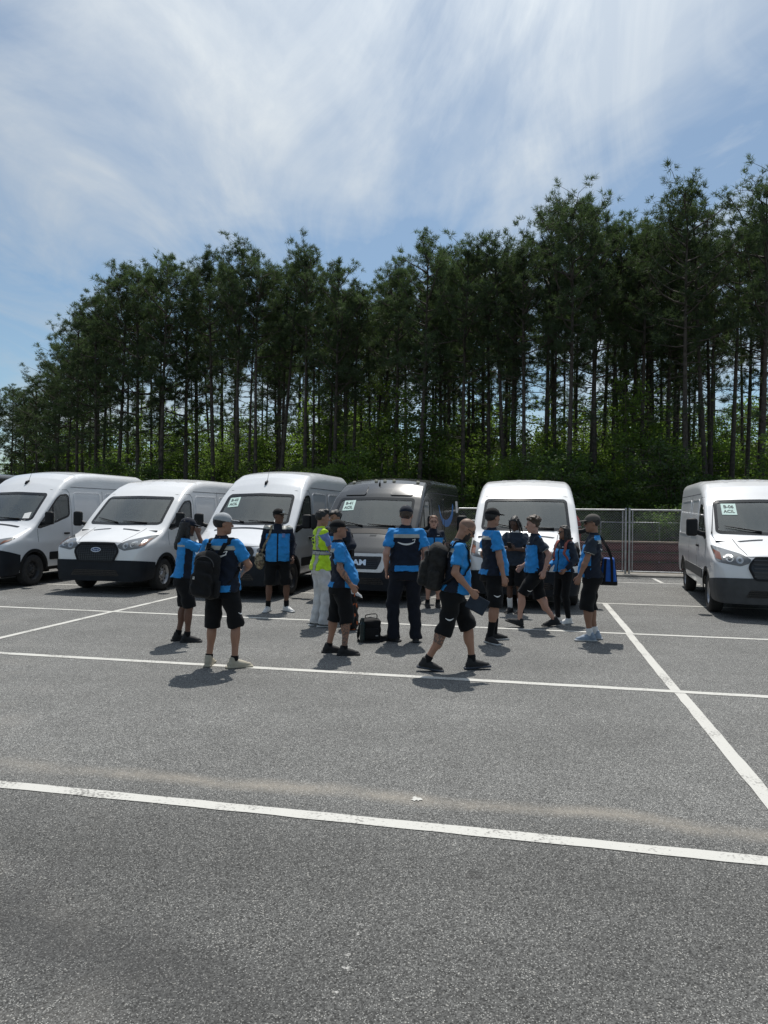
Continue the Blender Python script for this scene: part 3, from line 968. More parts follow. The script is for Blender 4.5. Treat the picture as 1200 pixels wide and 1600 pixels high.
        me.polygons.foreach_set("use_smooth", [True] * len(me.polygons))
        me.set_sharp_from_angle(angle=R(50))
        return link(name, me, parent)

def text_mesh(body, size, bold=0.0):
    cu = bpy.data.curves.new("lettering", 'FONT')
    cu.body = body; cu.size = size; cu.align_x = 'CENTER'; cu.align_y = 'CENTER'; cu.offset = bold
    cu.resolution_u = 3
    o = bpy.data.objects.new("lettering", cu); COL.objects.link(o)
    dg = bpy.context.evaluated_depsgraph_get()
    me = bpy.data.meshes.new_from_object(o.evaluated_get(dg))
    V = [tuple(v.co) for v in me.vertices]; F = [list(p.vertices) for p in me.polygons]
    bpy.data.objects.remove(o); bpy.data.curves.remove(cu); bpy.data.meshes.remove(me)
    return V, F

def lay_text(sh, txt, size, cx_, cz, axis, t, m, parent, name="lettering", tilt=0.0, bold=0.0, sx=1.0):
    V, F = text_mesh(txt, size, bold)
    mb = MB(); out = []
    ca, sa = math.cos(tilt), math.sin(tilt)
    for v in V:
        x, z = v[0] * sx, v[1]
        x, z = x * ca - z * sa, x * sa + z * ca
        h = sh.hit(axis, cx_ + x, cz + z)
        out.append(h[0] + h[1] * t if h else Vector((cx_ + x, 0, cz + z)))
    mb.add(out, F)
    return mb.build(name, m, parent)

def sweep_ellipse(cx_, cz, a, b, n=24): return [(cx_ + a * math.cos(2 * PI * k / n), cz + b * math.sin(2 * PI * k / n)) for k in range(n)]

def make_wheel(parent, x, y, r, w, rim_m, side):
    t = MB()
    prof = [(r * 0.60, -w / 2 * 0.9), (r * 0.72, -w / 2 * 1.02), (r * 0.90, -w / 2), (r * 0.975, -w / 2 * 0.82), (r, -w / 2 * 0.55), (r, w / 2 * 0.55), (r * 0.975, w / 2 * 0.82), (r * 0.90, w / 2), (r * 0.72, w / 2 * 1.02), (r * 0.60, w / 2 * 0.9)]
    t.lathe(prof, 40, 'x')
    wh = t.build("tyre", M_RUBBER, None, True, R(40))
    o = empty("wheel", (x, y, r)); o.parent = parent
    wh.parent = o
    d = MB(); s = side
    prof = [(r * 0.62, s * w * 0.44), (r * 0.58, s * w * 0.36), (r * 0.52, s * w * 0.12), (r * 0.47, s * w * 0.16), (r * 0.30, s * w * 0.30), (r * 0.22, s * w * 0.26), (r * 0.16, s * w * 0.40), (0.001, s * w * 0.42)]
    d.lathe(prof, 40, 'x')
    for k in range(8):
        a = 2 * PI * k / 8
        c = Vector((s * w * 0.235, math.cos(a) * r * 0.41, math.sin(a) * r * 0.41))
        d.cur = 1
        pts = [c + Vector((s * (0.012 if True else 0), 0.026 * math.cos(q * PI / 5), 0.026 * math.sin(q * PI / 5))) for q in range(10)]
        d.add(pts, [tuple(range(10))])
        d.cur = 0
    for k in range(5):
        a = 2 * PI * k / 5
        c = Vector((s * w * 0.29, math.cos(a) * r * 0.25, math.sin(a) * r * 0.25))
        d.tube([c - Vector((s * 0.01, 0, 0)), c + Vector((s * 0.018, 0, 0))], 0.012, 6)
    d.build("rim", [rim_m, M_UNDER], o, True, R(30))
    return o

SPEC = {
 'transit': dict(L=5.98, H=2.52, tumble=0.105, fa=1.02, ra=4.77, r=0.35,
    top=[(0, .60), (.02, .80), (.05, .96), (.09, 1.05), (.14, 1.095), (.35, 1.18), (.6, 1.27), (.84, 1.35), (.93, 1.39), (1.05, 1.48), (1.3, 1.70), (1.6, 1.955), (1.72, 2.05), (1.84, 2.12), (2.0, 2.215), (2.25, 2.335), (2.6, 2.44), (3.0, 2.495), (3.6, 2.52), (5.75, 2.52), (5.92, 2.47), (5.98, 2.38)],
    W=[(0, .76), (.03, .86), (.08, .925), (.15, .965), (.28, 1.0), (.5, 1.02), (.9, 1.03), (5.8, 1.03), (5.98, 1.0)],
    crown=[(0, .02), (.06, .05), (.15, .06), (.5, .07), (.9, .09), (1.1, .11), (1.6, .10), (1.9, .075), (2.5, .04), (5.98, .035)],
    rx=[(0, .10), (.12, .18), (.6, .20), (.95, .12), (1.2, .075), (1.7, .08), (2, .13), (2.6, .16), (5.98, .16)],
    rz=[(0, .12), (.12, .12), (.6, .15), (1, .09), (1.2, .065), (1.7, .075), (2.1, .15), (2.6, .18), (5.98, .18)],
    sill=[(0, .27), (.5, .29), (.75, .40), (5.3, .42), (5.98, .42)]),
 'sprinter': dict(L=5.93, H=2.72, tumble=0.125, fa=1.01, ra=4.68, r=0.355,
    top=[(0, .62), (.03, .80), (.06, .95), (.10, 1.04), (.17, 1.10), (.5, 1.23), (.84, 1.37), (.96, 1.43), (1.08, 1.53), (1.45, 1.88), (1.70, 2.11), (1.84, 2.22), (2.02, 2.36), (2.28, 2.52), (2.6, 2.63), (3.0, 2.69), (3.6, 2.72), (5.6, 2.72), (5.87, 2.66), (5.93, 2.56)],
    W=[(0, .74), (.04, .85), (.10, .92), (.2, .965), (.35, .99), (.6, 1.005), (5.7, 1.01), (5.93, .98)],
    crown=[(0, .02), (.08, .05), (.2, .06), (.9, .09), (1.1, .12), (1.7, .11), (1.95, .09), (2.6, .05), (5.93, .04)],
    rx=[(0, .10), (.15, .2), (.6, .22), (1, .12), (1.2, .075), (1.7, .08), (2, .15), (2.6, .18), (5.93, .18)],
    rz=[(0, .12), (.15, .13), (.6, .16), (1, .09), (1.2, .065), (1.7, .07), (2.1, .18), (2.6, .22), (5.93, .22)],
    sill=[(0, .27), (.5, .29), (.75, .40), (5.93, .42)]),
 'promaster': dict(L=5.98, H=2.53, tumble=0.09, fa=0.95, ra=4.99, r=0.345,
    top=[(0, .56), (.03, .70), (.06, .90), (.10, .965), (.2, 1.06), (.45, 1.25), (.62, 1.365), (.72, 1.43), (.85, 1.56), (1.2, 1.90), (1.36, 2.04), (1.48, 2.14), (1.65, 2.25), (1.9, 2.38), (2.15, 2.46), (2.5, 2.505), (3.0, 2.52), (5.85, 2.53), (5.95, 2.49), (5.98, 2.42)],
    W=[(0, .80), (.04, .90), (.10, .95), (.2, .985), (.4, 1.01), (.7, 1.02), (5.8, 1.025), (5.98, 1.0)],
    crown=[(0, .02), (.08, .04), (.5, .06), (.75, .09), (1.3, .10), (1.6, .08), (2.5, .045), (5.98, .04)],
    rx=[(0, .10), (.15, .16), (.5, .18), (.8, .10), (1.3, .075), (1.7, .11), (2.3, .14), (5.98, .14)],
    rz=[(0, .10), (.15, .12), (.5, .14), (.8, .09), (1.3, .065), (1.7, .12), (2.3, .17), (5.98, .17)],
    sill=[(0, .26), (.5, .28), (.75, .40), (5.98, .42)]),
}
SHELLS = {k: Shell(v) for k, v in SPEC.items()}

def mirror2(poly): return [(-x, z) for x, z in poly][::-1]

def make_van(kind, name, loc, rz, paint, label, opts):
    sh = SHELLS[kind]; S = SPEC[kind]
    van = empty(name, loc, rz)
    tag(van, label, "van", "vans parked in a row")
    fa, ra, r = S['fa'], S['ra'], S['r']
    if kind == 'transit':
        ws = [(-.865, 1.455), (-.80, 1.415), (0, 1.40), (.80, 1.415), (.865, 1.455), (.825, 2.00), (.77, 2.045), (0, 2.062), (-.77, 2.045), (-.825, 2.00)]
        wy = (.8, 2.1)
        side = [(1.12, 1.34), (1.24, 1.30), (1.55, 1.36), (2.2, 1.40), (2.26, 1.46), (2.26, 1.92), (2.20, 1.98), (1.95, 1.96), (1.80, 1.88)]
        head = [(.45, 1.01), (.49, .945), (.62, .895), (.955, .955), (.99, 1.0), (.99, 1.225), (.93, 1.20), (.60, 1.10)]
        lampc = [(.63, .995, .058), (.785, 1.025, .062)]; amber = [(.90, .99), (.975, 1.01), (.975, 1.15), (.90, 1.11)]
        bump_z = 0.70
    elif kind == 'sprinter':
        ws = [(-.84, 1.51), (-.78, 1.465), (0, 1.445), (.78, 1.465), (.84, 1.51), (.775, 2.06), (.72, 2.115), (0, 2.14), (-.72, 2.115), (-.775, 2.06)]
        wy = (.85, 2.1)
        side = [(1.10, 1.31), (1.20, 1.29), (1.62, 1.38), (2.24, 1.55), (2.30, 1.62), (2.30, 2.05), (2.22, 2.11), (1.97, 2.09), (1.82, 2.0)]
        head = [(.55, .965), (.60, .925), (.86, .945), (.955, 1.02), (.965, 1.10), (.90, 1.105), (.62, 1.04)]
        lampc = [(.66, .985, .04), (.78, 1.01, .042)]; amber = [(.86, .96), (.94, 1.02), (.945, 1.07), (.87, 1.04)]
        bump_z = 0.86
    else:
        ws = [(-.86, 1.475), (-.80, 1.43), (0, 1.415), (.80, 1.43), (.86, 1.475), (.81, 2.00), (.76, 2.04), (0, 2.06), (-.76, 2.04), (-.81, 2.00)]
        wy = (.6, 1.8)
        side = [(.92, 1.40), (1.05, 1.34), (1.5, 1.38), (2.0, 1.40), (2.06, 1.46), (2.06, 1.98), (2.0, 2.05), (1.62, 2.03), (1.50, 1.94)]
        head = [(.60, 1.03), (.66, .98), (.93, 1.06), (.985, 1.16), (.98, 1.30), (.90, 1.27), (.68, 1.12)]
        lampc = [(.74, 1.07, .05), (.86, 1.15, .05)]; amber = [(.92, 1.10), (.975, 1.16), (.97, 1.25), (.92, 1.2)]
        bump_z = 0.60
    ws = roundpoly(ws, 0.07, 3); side = roundpoly(side, 0.05, 3)
    first = kind not in make_van.done
    if first:
        sh.holes = [('F', inset(ws, 0.03), *wy), ('R', inset(side, 0.025), 0, 0), ('L', inset(side, 0.025), 0, 0), ('W', (fa, r, r + 0.075), 0, 0), ('W', (ra, r, r + 0.075), 0, 0)]
    parts = make_van.done.get(kind)
    body = sh.body("body", paint, van) if first else link("body", parts['body'], van)
    if first:
        make_van.done[kind] = {'body': body.data}
    else:
        body.material_slots[0].link = 'OBJECT'; body.material_slots[0].material = paint
    # windscreen: rubber surround and pane
    pane = sh.lay("windscreen", [ws], 'F', -0.004, M_GLASS, van, 0.09, depth=None)
    sh.ring("windscreen_seal", ws, 0.055, 'F', 0.004, M_GLOSSBLK, pane, 0.09)
    for ax in 'RL':
        w = sh.lay("side_window", [side], ax, -0.004, M_SGLASS, van, 0.12, depth=None)
        sh.ring("window_seal", side, 0.045, ax, 0.004, M_GLOSSBLK, w, 0.12)
        yq, z0_, z1_ = {'transit': (1.70, 1.38, 1.77), 'sprinter': (1.68, 1.42, 1.82), 'promaster': (1.45, 1.40, 1.84)}[kind]
        sh.line("window_divider", [(yq, z0_), (yq, z1_)], ax, 0.04, M_GLOSSBLK, w, 0.004)
        # doors: gaps and handle
        yb = 2.36 if kind != 'promaster' else 2.16
        zt_ = 2.22 if kind == 'sprinter' else 2.12
        gap = sh.line("door_gap", [(yb, .46), (yb, 1.4), (yb - .01, 1.9), (yb - .05, zt_ - .08), (yb - .13, zt_ - .01), (yb - .45, zt_ - .02)], ax, 0.009, M_SEAM, van)
        sh.line("door_gap", [(1.14, .98), (1.11, 1.28)], ax, 0.009, M_SEAM, van)
        y2 = yb + 1.32
        sh.line("sliding_door_gap", [(y2, .46), (y2, 2.2)], ax, 0.009, M_SEAM, van)
        sh.line("roof_rail_line", [(yb + .03, 2.18 if kind != 'sprinter' else 2.28), (S['L'] - .25, 2.18 if kind != 'sprinter' else 2.28)], ax, 0.014, M_SEAM, van)
        for q in ((yb + .12, y2 - .12), (y2 + .12, S['L'] - .35)):
            zb_ = 2.08 if kind != 'sprinter' else 2.16
            sh.ring("side_panel_rib", roundpoly([(q[0], 1.32), (q[1], 1.32), (q[1], zb_), (q[0], zb_)], .1, 3), 0.022, ax, 0.008, paint, van, 0.2)
        s = 1 if ax == 'R' else -1
        h = sh.hit(ax, yb - .22, 1.16)[0]
        hb = MB(); hb.rbox((h.x + s * .018, yb - .22, 1.16), (.045, .19, .045), .015)
        hb.build("door_handle", M_BLACKPL, van, True, R(40))
        sh.lay("side_moulding", [roundpoly([(fa + .52, .56), (ra - .48, .56), (ra - .48, .74), (fa + .52, .74)], .03, 2)], ax, 0.014, M_BLACKPL if kind != 'transit' else M_GREYPL, van, 0.3)
        # wheel arches
        for yc in (fa, ra):
            lip = []
            n = 22
            a0, a1 = R(4), R(176)
            ro, ri = r + .125, r + .055
            for k in range(n):
                p, q = a0 + (a1 - a0) * k / n, a0 + (a1 - a0) * (k + 1) / n
                lip.append([(yc + ro * math.cos(p), r + ro * math.sin(p)), (yc + ro * math.cos(q), r + ro * math.sin(q)), (yc + ri * math.cos(q), r + ri * math.sin(q)), (yc + ri * math.cos(p), r + ri * math.sin(p))])
            arch = sh.lay("wheel_arch", lip, ax, 0.010, M_BLACKPL if kind != 'sprinter' or yc == fa else paint, van, 0)
            lb = MB(); vs_ = []; fs = []
            for k in range(n + 1):
                p = a0 - .1 + (a1 - a0 + .2) * k / n
                for xx in (s * .99, s * .55): vs_.append((xx, yc + (r + .075) * math.cos(p), r + (r + .075) * math.sin(p)))
                if k: fs.append((2 * k - 2, 2 * k - 1, 2 * k + 1, 2 * k))
            vs_ += [(s * .55, yc - .5, .2), (s * .55, yc + .5, .2), (s * .55, yc + .5, .8), (s * .55, yc - .5, .8)]
            m_ = len(vs_) - 4; fs.append((m_, m_ + 1, m_ + 2, m_ + 3))
            lb.add(vs_, fs); lb.build("arch_liner", M_UNDER, arch)
            make_wheel(van, s * .885, yc, r, .225, opts.get('rim', M_STEELW), s)
        # mirror
        ym = 1.16 if kind != 'promaster' else 1.02
        mr = MB()
        hm = sh.hit(ax, ym + .04, 1.40)[0].x
        zc = 1.53
        mr.rbox((hm + s * .235, ym + .05, zc), (.20, .12, .33 if kind != 'sprinter' else .30), .05, 3)
        mr.tube([(hm - s * .01, ym + .10, 1.40), (hm + s * .10, ym + .08, 1.42), (hm + s * .2, ym + .06, 1.47)], [.05, .045, .045], 8)
        mo = mr.build("mirror", M_BLACKPL, van, True, R(40))
        mg = MB(); mg.rbox((hm + s * .235, ym + .113, zc), (.165, .006, .27), .002, 1); mg.build("mirror_glass", M_CHROME, mo)
        # headlamp
        hp = head if ax == 'R' else mirror2(head)
        hl = sh.lay("headlamp", [roundpoly(hp, .03, 3)], 'F', 0.006, M_LENS, van, 0.04)
        for (lx, lz, lr) in lampc:
            sh.lay("reflector", [sweep_ellipse(s * lx, lz, lr, lr, 14)], 'F', 0.009, M_BRIGHT, hl, 0)
            sh.lay("bulb", [sweep_ellipse(s * lx, lz, lr * .42, lr * .42, 10)], 'F', 0.013, M_LENS, hl, 0)
        sh.lay("indicator_lens", [amber if ax == 'R' else mirror2(amber)], 'F', 0.009, M_AMBER, hl, 0.05)
    # bumper
    ycut = fa - r - .10
    bp = sh.region("bumper", [((0, 0, bump_z), (0, 0.10 if kind != 'sprinter' else .25, 1)), ((0, ycut, 0), (0, 1, 0))], 0.016, None, None)
    bo = bp.build("bumper", opts.get('bumper', M_NAVYPL), van, True, R(40))
    sh.lay("air_intake", [roundpoly([(-.55, .38), (.55, .38), (.48, .50), (-.48, .50)], .03, 3)], 'F', 0.020, M_GLOSSBLK, bo, .1)
    for k in range(3): sh.lay("intake_slat", [[(-.5, .395 + k * .035), (.5, .395 + k * .035), (.5, .407 + k * .035), (-.5, .407 + k * .035)]], 'F', 0.028, M_BLACKPL, bo, .12)
    # face
    if kind == 'transit':
        gp = roundpoly([(-.40, 1.045), (.40, 1.045), (.49, .94), (.505, .86), (.41, .66), (-.41, .66), (-.505, .86), (-.49, .94)], .05, 3)
        gr = sh.lay("grille", [gp], 'F', 0.018, M_GLOSSBLK, van, .06)
        sh.ring("grille_frame", gp, .035, 'F', .026, M_BLACKPL, gr, .06)
        if opts.get('bars'):
            for k in range(5):
                z = .72 + k * .065
                sh.lay("grille_bar", [[(-.42, z), (.42, z), (.42, z + .026), (-.42, z + .026)]], 'F', .032, M_GREYPL, gr, .08)
        else:
            for k in range(9):
                z = .71 + k * .036
                sh.lay("grille_bar", [[(-.43, z), (.43, z), (.43, z + .008), (-.43, z + .008)]], 'F', .023, M_BLACKPL, gr, .1)
            for k in range(-8, 9):
                sh.lay("grille_bar", [[(k * .05 - .003, .70), (k * .05 + .003, .70), (k * .05 + .003, 1.0), (k * .05 - .003, 1.0)]], 'F', .022, M_BLACKPL, gr, .1)
        em = sh.lay("emblem", [sweep_ellipse(0, .905, .112, .047)], 'F', .034, M_CHROME, gr, 0)
        sh.lay("emblem_field", [sweep_ellipse(0, .905, .098, .037)], 'F', .037, M_DEEPBLUE, gr, 0)
        lay_text(sh, "Ford", .062, 0, .905, 'F', .040, M_CHROME, gr, sx=1.1)
        for s in (-1, 1):
            q = [(s * .16, .74), (s * .52, .72), (s * .56, .78), (s * .14, .80)]
            if s < 0: q = q[::-1]
            sh.lay("bonnet_vent", [roundpoly(q, .015, 2)], 'T', .004, M_GLOSSBLK, van, .08)
            sh.line("bonnet_crease", [(s * .62, .92), (s * .58, .5), (s * .50, .16)], 'T', .012, M_SEAM, van, .001)
        sh.line("bonnet_gap", [(-.93, .36), (-.70, .155), (-.45, .115), (0, .105), (.45, .115), (.70, .155), (.93, .36)], 'T', .010, M_SEAM, van)
        # roof swages
        for xx in (-.48, -.16, .16, .48):
            sh.lay("roof_rib", [roundpoly([(xx - .05, 2.55), (xx + .05, 2.55), (xx + .05, 5.6), (xx - .05, 5.6)], .04, 2)], 'T', .006, paint, van, .25)
        # camera housing behind the glass
        sh.lay("sensor_shroud", [[(-.19, 2.035), (0, 1.83), (.19, 2.035)]], 'F', -.012, M_SEAM, pane, .06)
    elif kind == 'sprinter':
        gp = roundpoly([(-.46, 1.02), (.46, 1.02), (.52, .93), (.42, .70), (-.42, .70), (-.52, .93)], .05, 3)
        gr = sh.lay("grille", [gp], 'F', .020, M_GLOSSBLK, van, .06)
        for k in range(4):
            z = .75 + k * .065
            sh.lay("grille_bar", [[(-.42, z), (.42, z), (.42, z + .022), (-.42, z + .022)]], 'F', .034, M_BLACKPL, gr, .08)
        N = 40
        ringq = [[(.10 * math.cos(2 * PI * k / N), .86 + .10 * math.sin(2 * PI * k / N)), (.10 * math.cos(2 * PI * (k + 1) / N), .86 + .10 * math.sin(2 * PI * (k + 1) / N)), (.088 * math.cos(2 * PI * (k + 1) / N), .86 + .088 * math.sin(2 * PI * (k + 1) / N)), (.088 * math.cos(2 * PI * k / N), .86 + .088 * math.sin(2 * PI * k / N))] for k in range(N)]
        sh.lay("emblem_ring", ringq, 'F', .042, M_CHROME, gr, 0)
        star = []
        for k in range(3):
            a = PI / 2 + k * 2 * PI / 3
            star.append([(.016 * math.cos(a + PI / 3), .86 + .016 * math.sin(a + PI / 3)), (0, .86), (.016 * math.cos(a - PI / 3), .86 + .016 * math.sin(a - PI / 3)), (.092 * math.cos(a), .86 + .092 * math.sin(a))])
        sh.lay("emblem_star", star, 'F', .042, M_CHROME, gr, 0)
        sh.line("bonnet_gap", [(-.93, .45), (-.72, .17), (-.45, .12), (0, .11), (.45, .12), (.72, .17), (.93, .45)], 'T', .010, M_SEAM, van)
        sh.lay("cowl_vent", [roundpoly([(-.70, .84), (.70, .84), (.72, .90), (-.72, .90)], .02, 2)], 'T', .004, M_GLOSSBLK, van, .1)
        h = sh.hit('T', 0, 2.02)[0]
        fn = MB()
        fn.tube([h + Vector((0, -.06, -.02)), h + Vector((0, -.01, .03)), h + Vector((0, .07, .065)), h + Vector((0, .10, .02))], [.018, .03, .022, .01], 8)
        fn.tube([h + Vector((0, .06, .06)), h + Vector((0, .22, .36))], [.005, .003], 5)
        fn.build("roof_antenna", M_BLACKPL, van, True)
        sh.lay("sensor_shroud", [roundpoly([(-.11, 2.0), (.11, 2.0), (.12, 2.06), (-.12, 2.06)], .02, 2)], 'F', -.012, M_SEAM, pane, .06)
    else:
        gp = roundpoly([(-.64, .945), (.64, .945), (.62, .86), (.50, .60), (-.50, .60), (-.62, .86)], .04, 3)
        gr = sh.lay("grille_surround", [gp], 'F', .026, M_BWHITE, van, .06)
        gi = roundpoly([(-.49, .895), (.49, .895), (.47, .80), (.40, .655), (-.40, .655), (-.47, .80)], .03, 3)
        sh.lay("grille", [gi], 'F', .030, M_GLOSSBLK, gr, .06)
        for k in range(6):
            z = .675 + k * .034
            sh.lay("grille_bar", [[(-.42, z), (.42, z), (.42, z + .009), (-.42, z + .009)]], 'F', .035, M_BLACKPL, gr, .1)
        lay_text(sh, "RAM", .138, 0, .775, 'F', .042, M_CHROME, gr, bold=.006, sx=1.35)
        for k in range(12):
            x = -.42 + k * .022 + (.40 if k > 5 else 0)
            sh.lay("bonnet_slot", [[(x, 1.27), (x + .012, 1.27), (x + .020, 1.30), (x + .008, 1.30)]], 'F', .003, M_GLOSSBLK, van, 0)
        sh.line("bonnet_gap", [(-.9, 1.18), (-.70, 1.0), (-.5, .965), (0, .96), (.5, .965), (.70, 1.0), (.9, 1.18)], 'F', .012, M_SEAM, van)
        sh.lay("cowl_panel", [roundpoly([(-.82, .56), (.82, .56), (.84, .70), (-.84, .70)], .03, 2)], 'T', .006, M_BLACKPL, van, .1)
        for s in (-1, 1):
            q = [(s * .26, 2.10), (s * .74, 2.09), (s * .70, 2.32), (s * .30, 2.335)]
            sh.lay("roof_panel", [roundpoly(q if s > 0 else q[::-1], .05, 3)], 'F', .018, paint, van, .06)
        for xx in (-.72, -.20, 0.0, .20, .72):
            yk = 1.98 + .10 * abs(xx)
            h = sh.hit('T', xx, yk)[0]
            lm = MB(); lm.rbox(h + Vector((0, 0, .018)), (.07, .08, .05), .018, 2)
            lm.build("marker_lamp", M_MARKER, van, True, R(40))
        h = sh.hit('T', -.06, 1.78)[0]
        an = MB(); an.tube([h, h + Vector((0, .01, .05)), h + Vector((0, .02, .09))], [.022, .018, .008], 8); an.tube([h + Vector((0, .02, .08)), h + Vector((0, .18, .50))], [.004, .0025], 5)
        an.build("roof_antenna", M_BLACKPL, van, True)
        if opts.get('decal'):
            # swoosh and a paper tag on the flank
            c = [(3.05, 1.92), (3.12, 1.80), (3.25, 1.66), (3.45, 1.55), (3.75, 1.49), (4.1, 1.50), (4.4, 1.56), (4.65, 1.66), (4.8, 1.78), (4.9, 1.95)]
            ww = [.015, .03, .05, .07, .085, .09, .085, .08, .08, .06]
            q = []
            for i in range(len(c) - 1):
                a, b = c[i], c[i + 1]
                def off(j):
                    d = Vector(c[min(j + 1, len(c) - 1)]) - Vector(c[max(j - 1, 0)]); d.normalize()
                    return Vector((-d.y, d.x)) * ww[j]
                o0, o1 = off(i), off(i + 1)
                q.append([(a[0] + o0.x, a[1] + o0.y), (a[0] - o0.x, a[1] - o0.y), (b[0] - o1.x, b[1] - o1.y), (b[0] + o1.x, b[1] + o1.y)])
            sh.lay("swoosh_decal", q, 'R', .003, M_BLUEDECAL, van, 0)
            sh.lay("paper_tag", [[(5.30, 1.75), (5.62, 1.75), (5.62, 2.05), (5.30, 2.05)]], 'R', .004, M_WPAPER, van, .2)
            sh.lay("paper_tag", [[(.70, 1.62), (.78, 1.62), (.80, 1.80), (.72, 1.80)]], 'F', .002, M_WPAPER, pane, .1)
    # wipers
    wz = ws[0][1]
    zb_ = {'transit': 1.435, 'sprinter': 1.485, 'promaster': 1.45}[kind]
    for (x0, x1, dz) in ((-.70, -.12, .10), (-.02, .55, .03)):
        wb = MB(); pts = []
        for k in range(7):
            q = k / 6
            h = sh.hit('F', x0 + (x1 - x0) * q, zb_ + dz * (1 - q) + .01)
            pts.append(h[0] + h[1] * .022)
        wb.tube(pts, [.007, .009, .011, .012, .013, .014, .016], 5)
        wb.build("wiper", M_BLACKPL, van, True)
    if opts.get('pillar_antenna'):
        h = sh.hit('F', -.93, 1.42)[0]
        an = MB(); an.tube([h, h + Vector((-.0, -.02, .05)), h + Vector((.03, .05, .75))], [.016, .010, .003], 6)
        an.build("whip_antenna", M_BLACKPL, van, True)
    # cabin
    db = MB()
    dy = {'transit': 1.0, 'sprinter': 1.03, 'promaster': .78}[kind]
    db.rbox((0, dy + .32, 1.16), (1.62, .52, .44), .09, 3)
    db.rbox((.42, dy + .42, 1.38), (.42, .26, .12), .05, 3)
    db.build("dashboard", M_DASH, van, True, R(40))
    for s in (-1, 1):
        sb = MB()
        M_ = Matrix.Translation((s * .44, dy + 1.05, 1.30)) @ Matrix.Rotation(R(-10), 4, 'X')
        sb.rbox((0, 0, 0.02), (.48, .14, .66), .06, 3, M_)
        sb.rbox((0, 0, .44), (.26, .10, .20), .045, 3, M_)
        sb.rbox((s * .44, dy + .85, .95), (.50, .50, .16), .05, 3)
        sb.build("seat", M_SEAT, van, True, R(40))
    st = MB()
    M_ = Matrix.Translation((.42, dy + .58, 1.40)) @ Matrix.Rotation(R(58), 4, 'X')
    n = 28
    ring_ = [M_ @ Vector((.19 * math.cos(2 * PI * k / n), .19 * math.sin(2 * PI * k / n), 0)) for k in range(n + 1)]
    st.tube(ring_, .016, 6, False)
    st.tube([M_ @ Vector((-.19, 0, 0)), M_ @ Vector((.19, 0, 0))], .018, 5); st.tube([M_ @ Vector((0, 0, 0)), M_ @ Vector((0, -.19, 0))], .018, 5)
    st.tube([M_ @ Vector((0, 0, 0)), M_ @ Vector((0, 0, -.3))], .04, 6)
    st.build("steering_wheel", M_GLOSSBLK, van, True)
    bk = MB(); bk.box((-.86, dy + 1.42, .5), (.86, dy + 1.45, 2.02)); bk.build("bulkhead", M_BULK, van)
    hd = MB(); hd.box((-.72, dy + .75, 2.0), (.72, dy + 1.4, 2.03)); hd.build("headliner", M_BULK, van)
    ub = MB(); ub.box((-.78, .25, .30), (.78, S['L'] - .25, .46)); ub.box((-.5, .5, .22), (.5, 2.2, .31)); ub.build("underbody", M_UNDER, van)
    cf = MB(); cf.box((-.9, dy - .15, .6), (.9, dy - .12, 1.3)); cf.box((-.9, dy - .12, .6), (.9, dy + 1.4, .63)); cf.build("cab_floor", M_UNDER, van)
    # number sheet in the windscreen
    if 'sheet' in opts:
        x, z, tl, l1, l2 = opts['sheet']
        ca, sa = math.cos(tl), math.sin(tl)
        q = [(-.125, -.105), (.125, -.105), (.125, .105), (-.125, .105)]
        sheet = sh.lay("number_sheet", [[(x + a * ca - b * sa, z + a * sa + b * ca) for a, b in q]], 'F', .004, M_PAPER, van, .15, depth=.002)
        lay_text(sh, l1, .080, x - .043 * sa, z + .043 * ca, 'F', .0065, M_INK, sheet, tilt=tl, bold=.002, sx=1.15)
        lay_text(sh, l2, .076, x + .046 * sa, z - .046 * ca, 'F', .0065, M_INK, sheet, tilt=tl, bold=.002, sx=1.15)
    if 'note' in opts:
        x, z, tl = opts['note']
        ca, sa = math.cos(tl), math.sin(tl)
        q = [(-.07, -.09), (.07, -.09), (.07, .09), (-.07, .09)]
        sh.lay("paper_note", [[(x + a * ca - b * sa, z + a * sa + b * ca) for a, b in q]], 'F', .004, M_WPAPER, van, .15, depth=.002)
    return van
make_van.done = {}

def nose(s, back=0.0):
    p = Vector((2.56, 12.9, 0)) + DS * s + DT * back
    return (p.x, p.y, 0)

make_van('sprinter', "delivery_van", nose(-11.9), LOT_RZ, M_SILVER, "white high-roof van at the left edge of the photo, its front cut off", dict(rim=M_BLACKW, note=(.66, 1.56, .25)))
make_van('transit', "delivery_van", nose(-8.68), LOT_RZ, M_WHITE, "white medium-roof van with black six-sided grille and oval badge, second from left", dict(rim=M_STEELW))
make_van('sprinter', "delivery_van", nose(-5.75), LOT_RZ, M_SILVER, "white high-roof van with roof antenna and mint sheet, behind the man in grey cap", dict(rim=M_BLACKW, sheet=(-.56, 1.93, .10, "B-43", "ACIL"), note=(.60, 1.56, -.15)))
make_van('promaster', "delivery_van", nose(-3.14), R(-15.5), M_GREY, "dark grey van with white grille surround and roof marker lamps", dict(rim=M_STEELW, sheet=(-.56, 1.88, .06, "B-41", "ACIL"), decal=True))
make_van('transit', "delivery_van", nose(0.0), LOT_RZ, M_WHITE, "white van seen head-on behind the group at the right", dict(rim=M_STEELW))
make_van('transit', "delivery_van", (6.60, 11.74, 0), R(-17), M_WHITE, "white van with barred black grille parked alone at the right edge", dict(rim=M_STEELW, bars=True, bumper=M_GREYPL, sheet=(-.58, 1.87, 0.0, "B-06", "ACIL"), pillar_antenna=True))
make_van('sprinter', "delivery_van", nose(-15.0), LOT_RZ, M_GREY, "dark grey van of which only the roof edge shows at the far left", dict(rim=M_BLACKW))
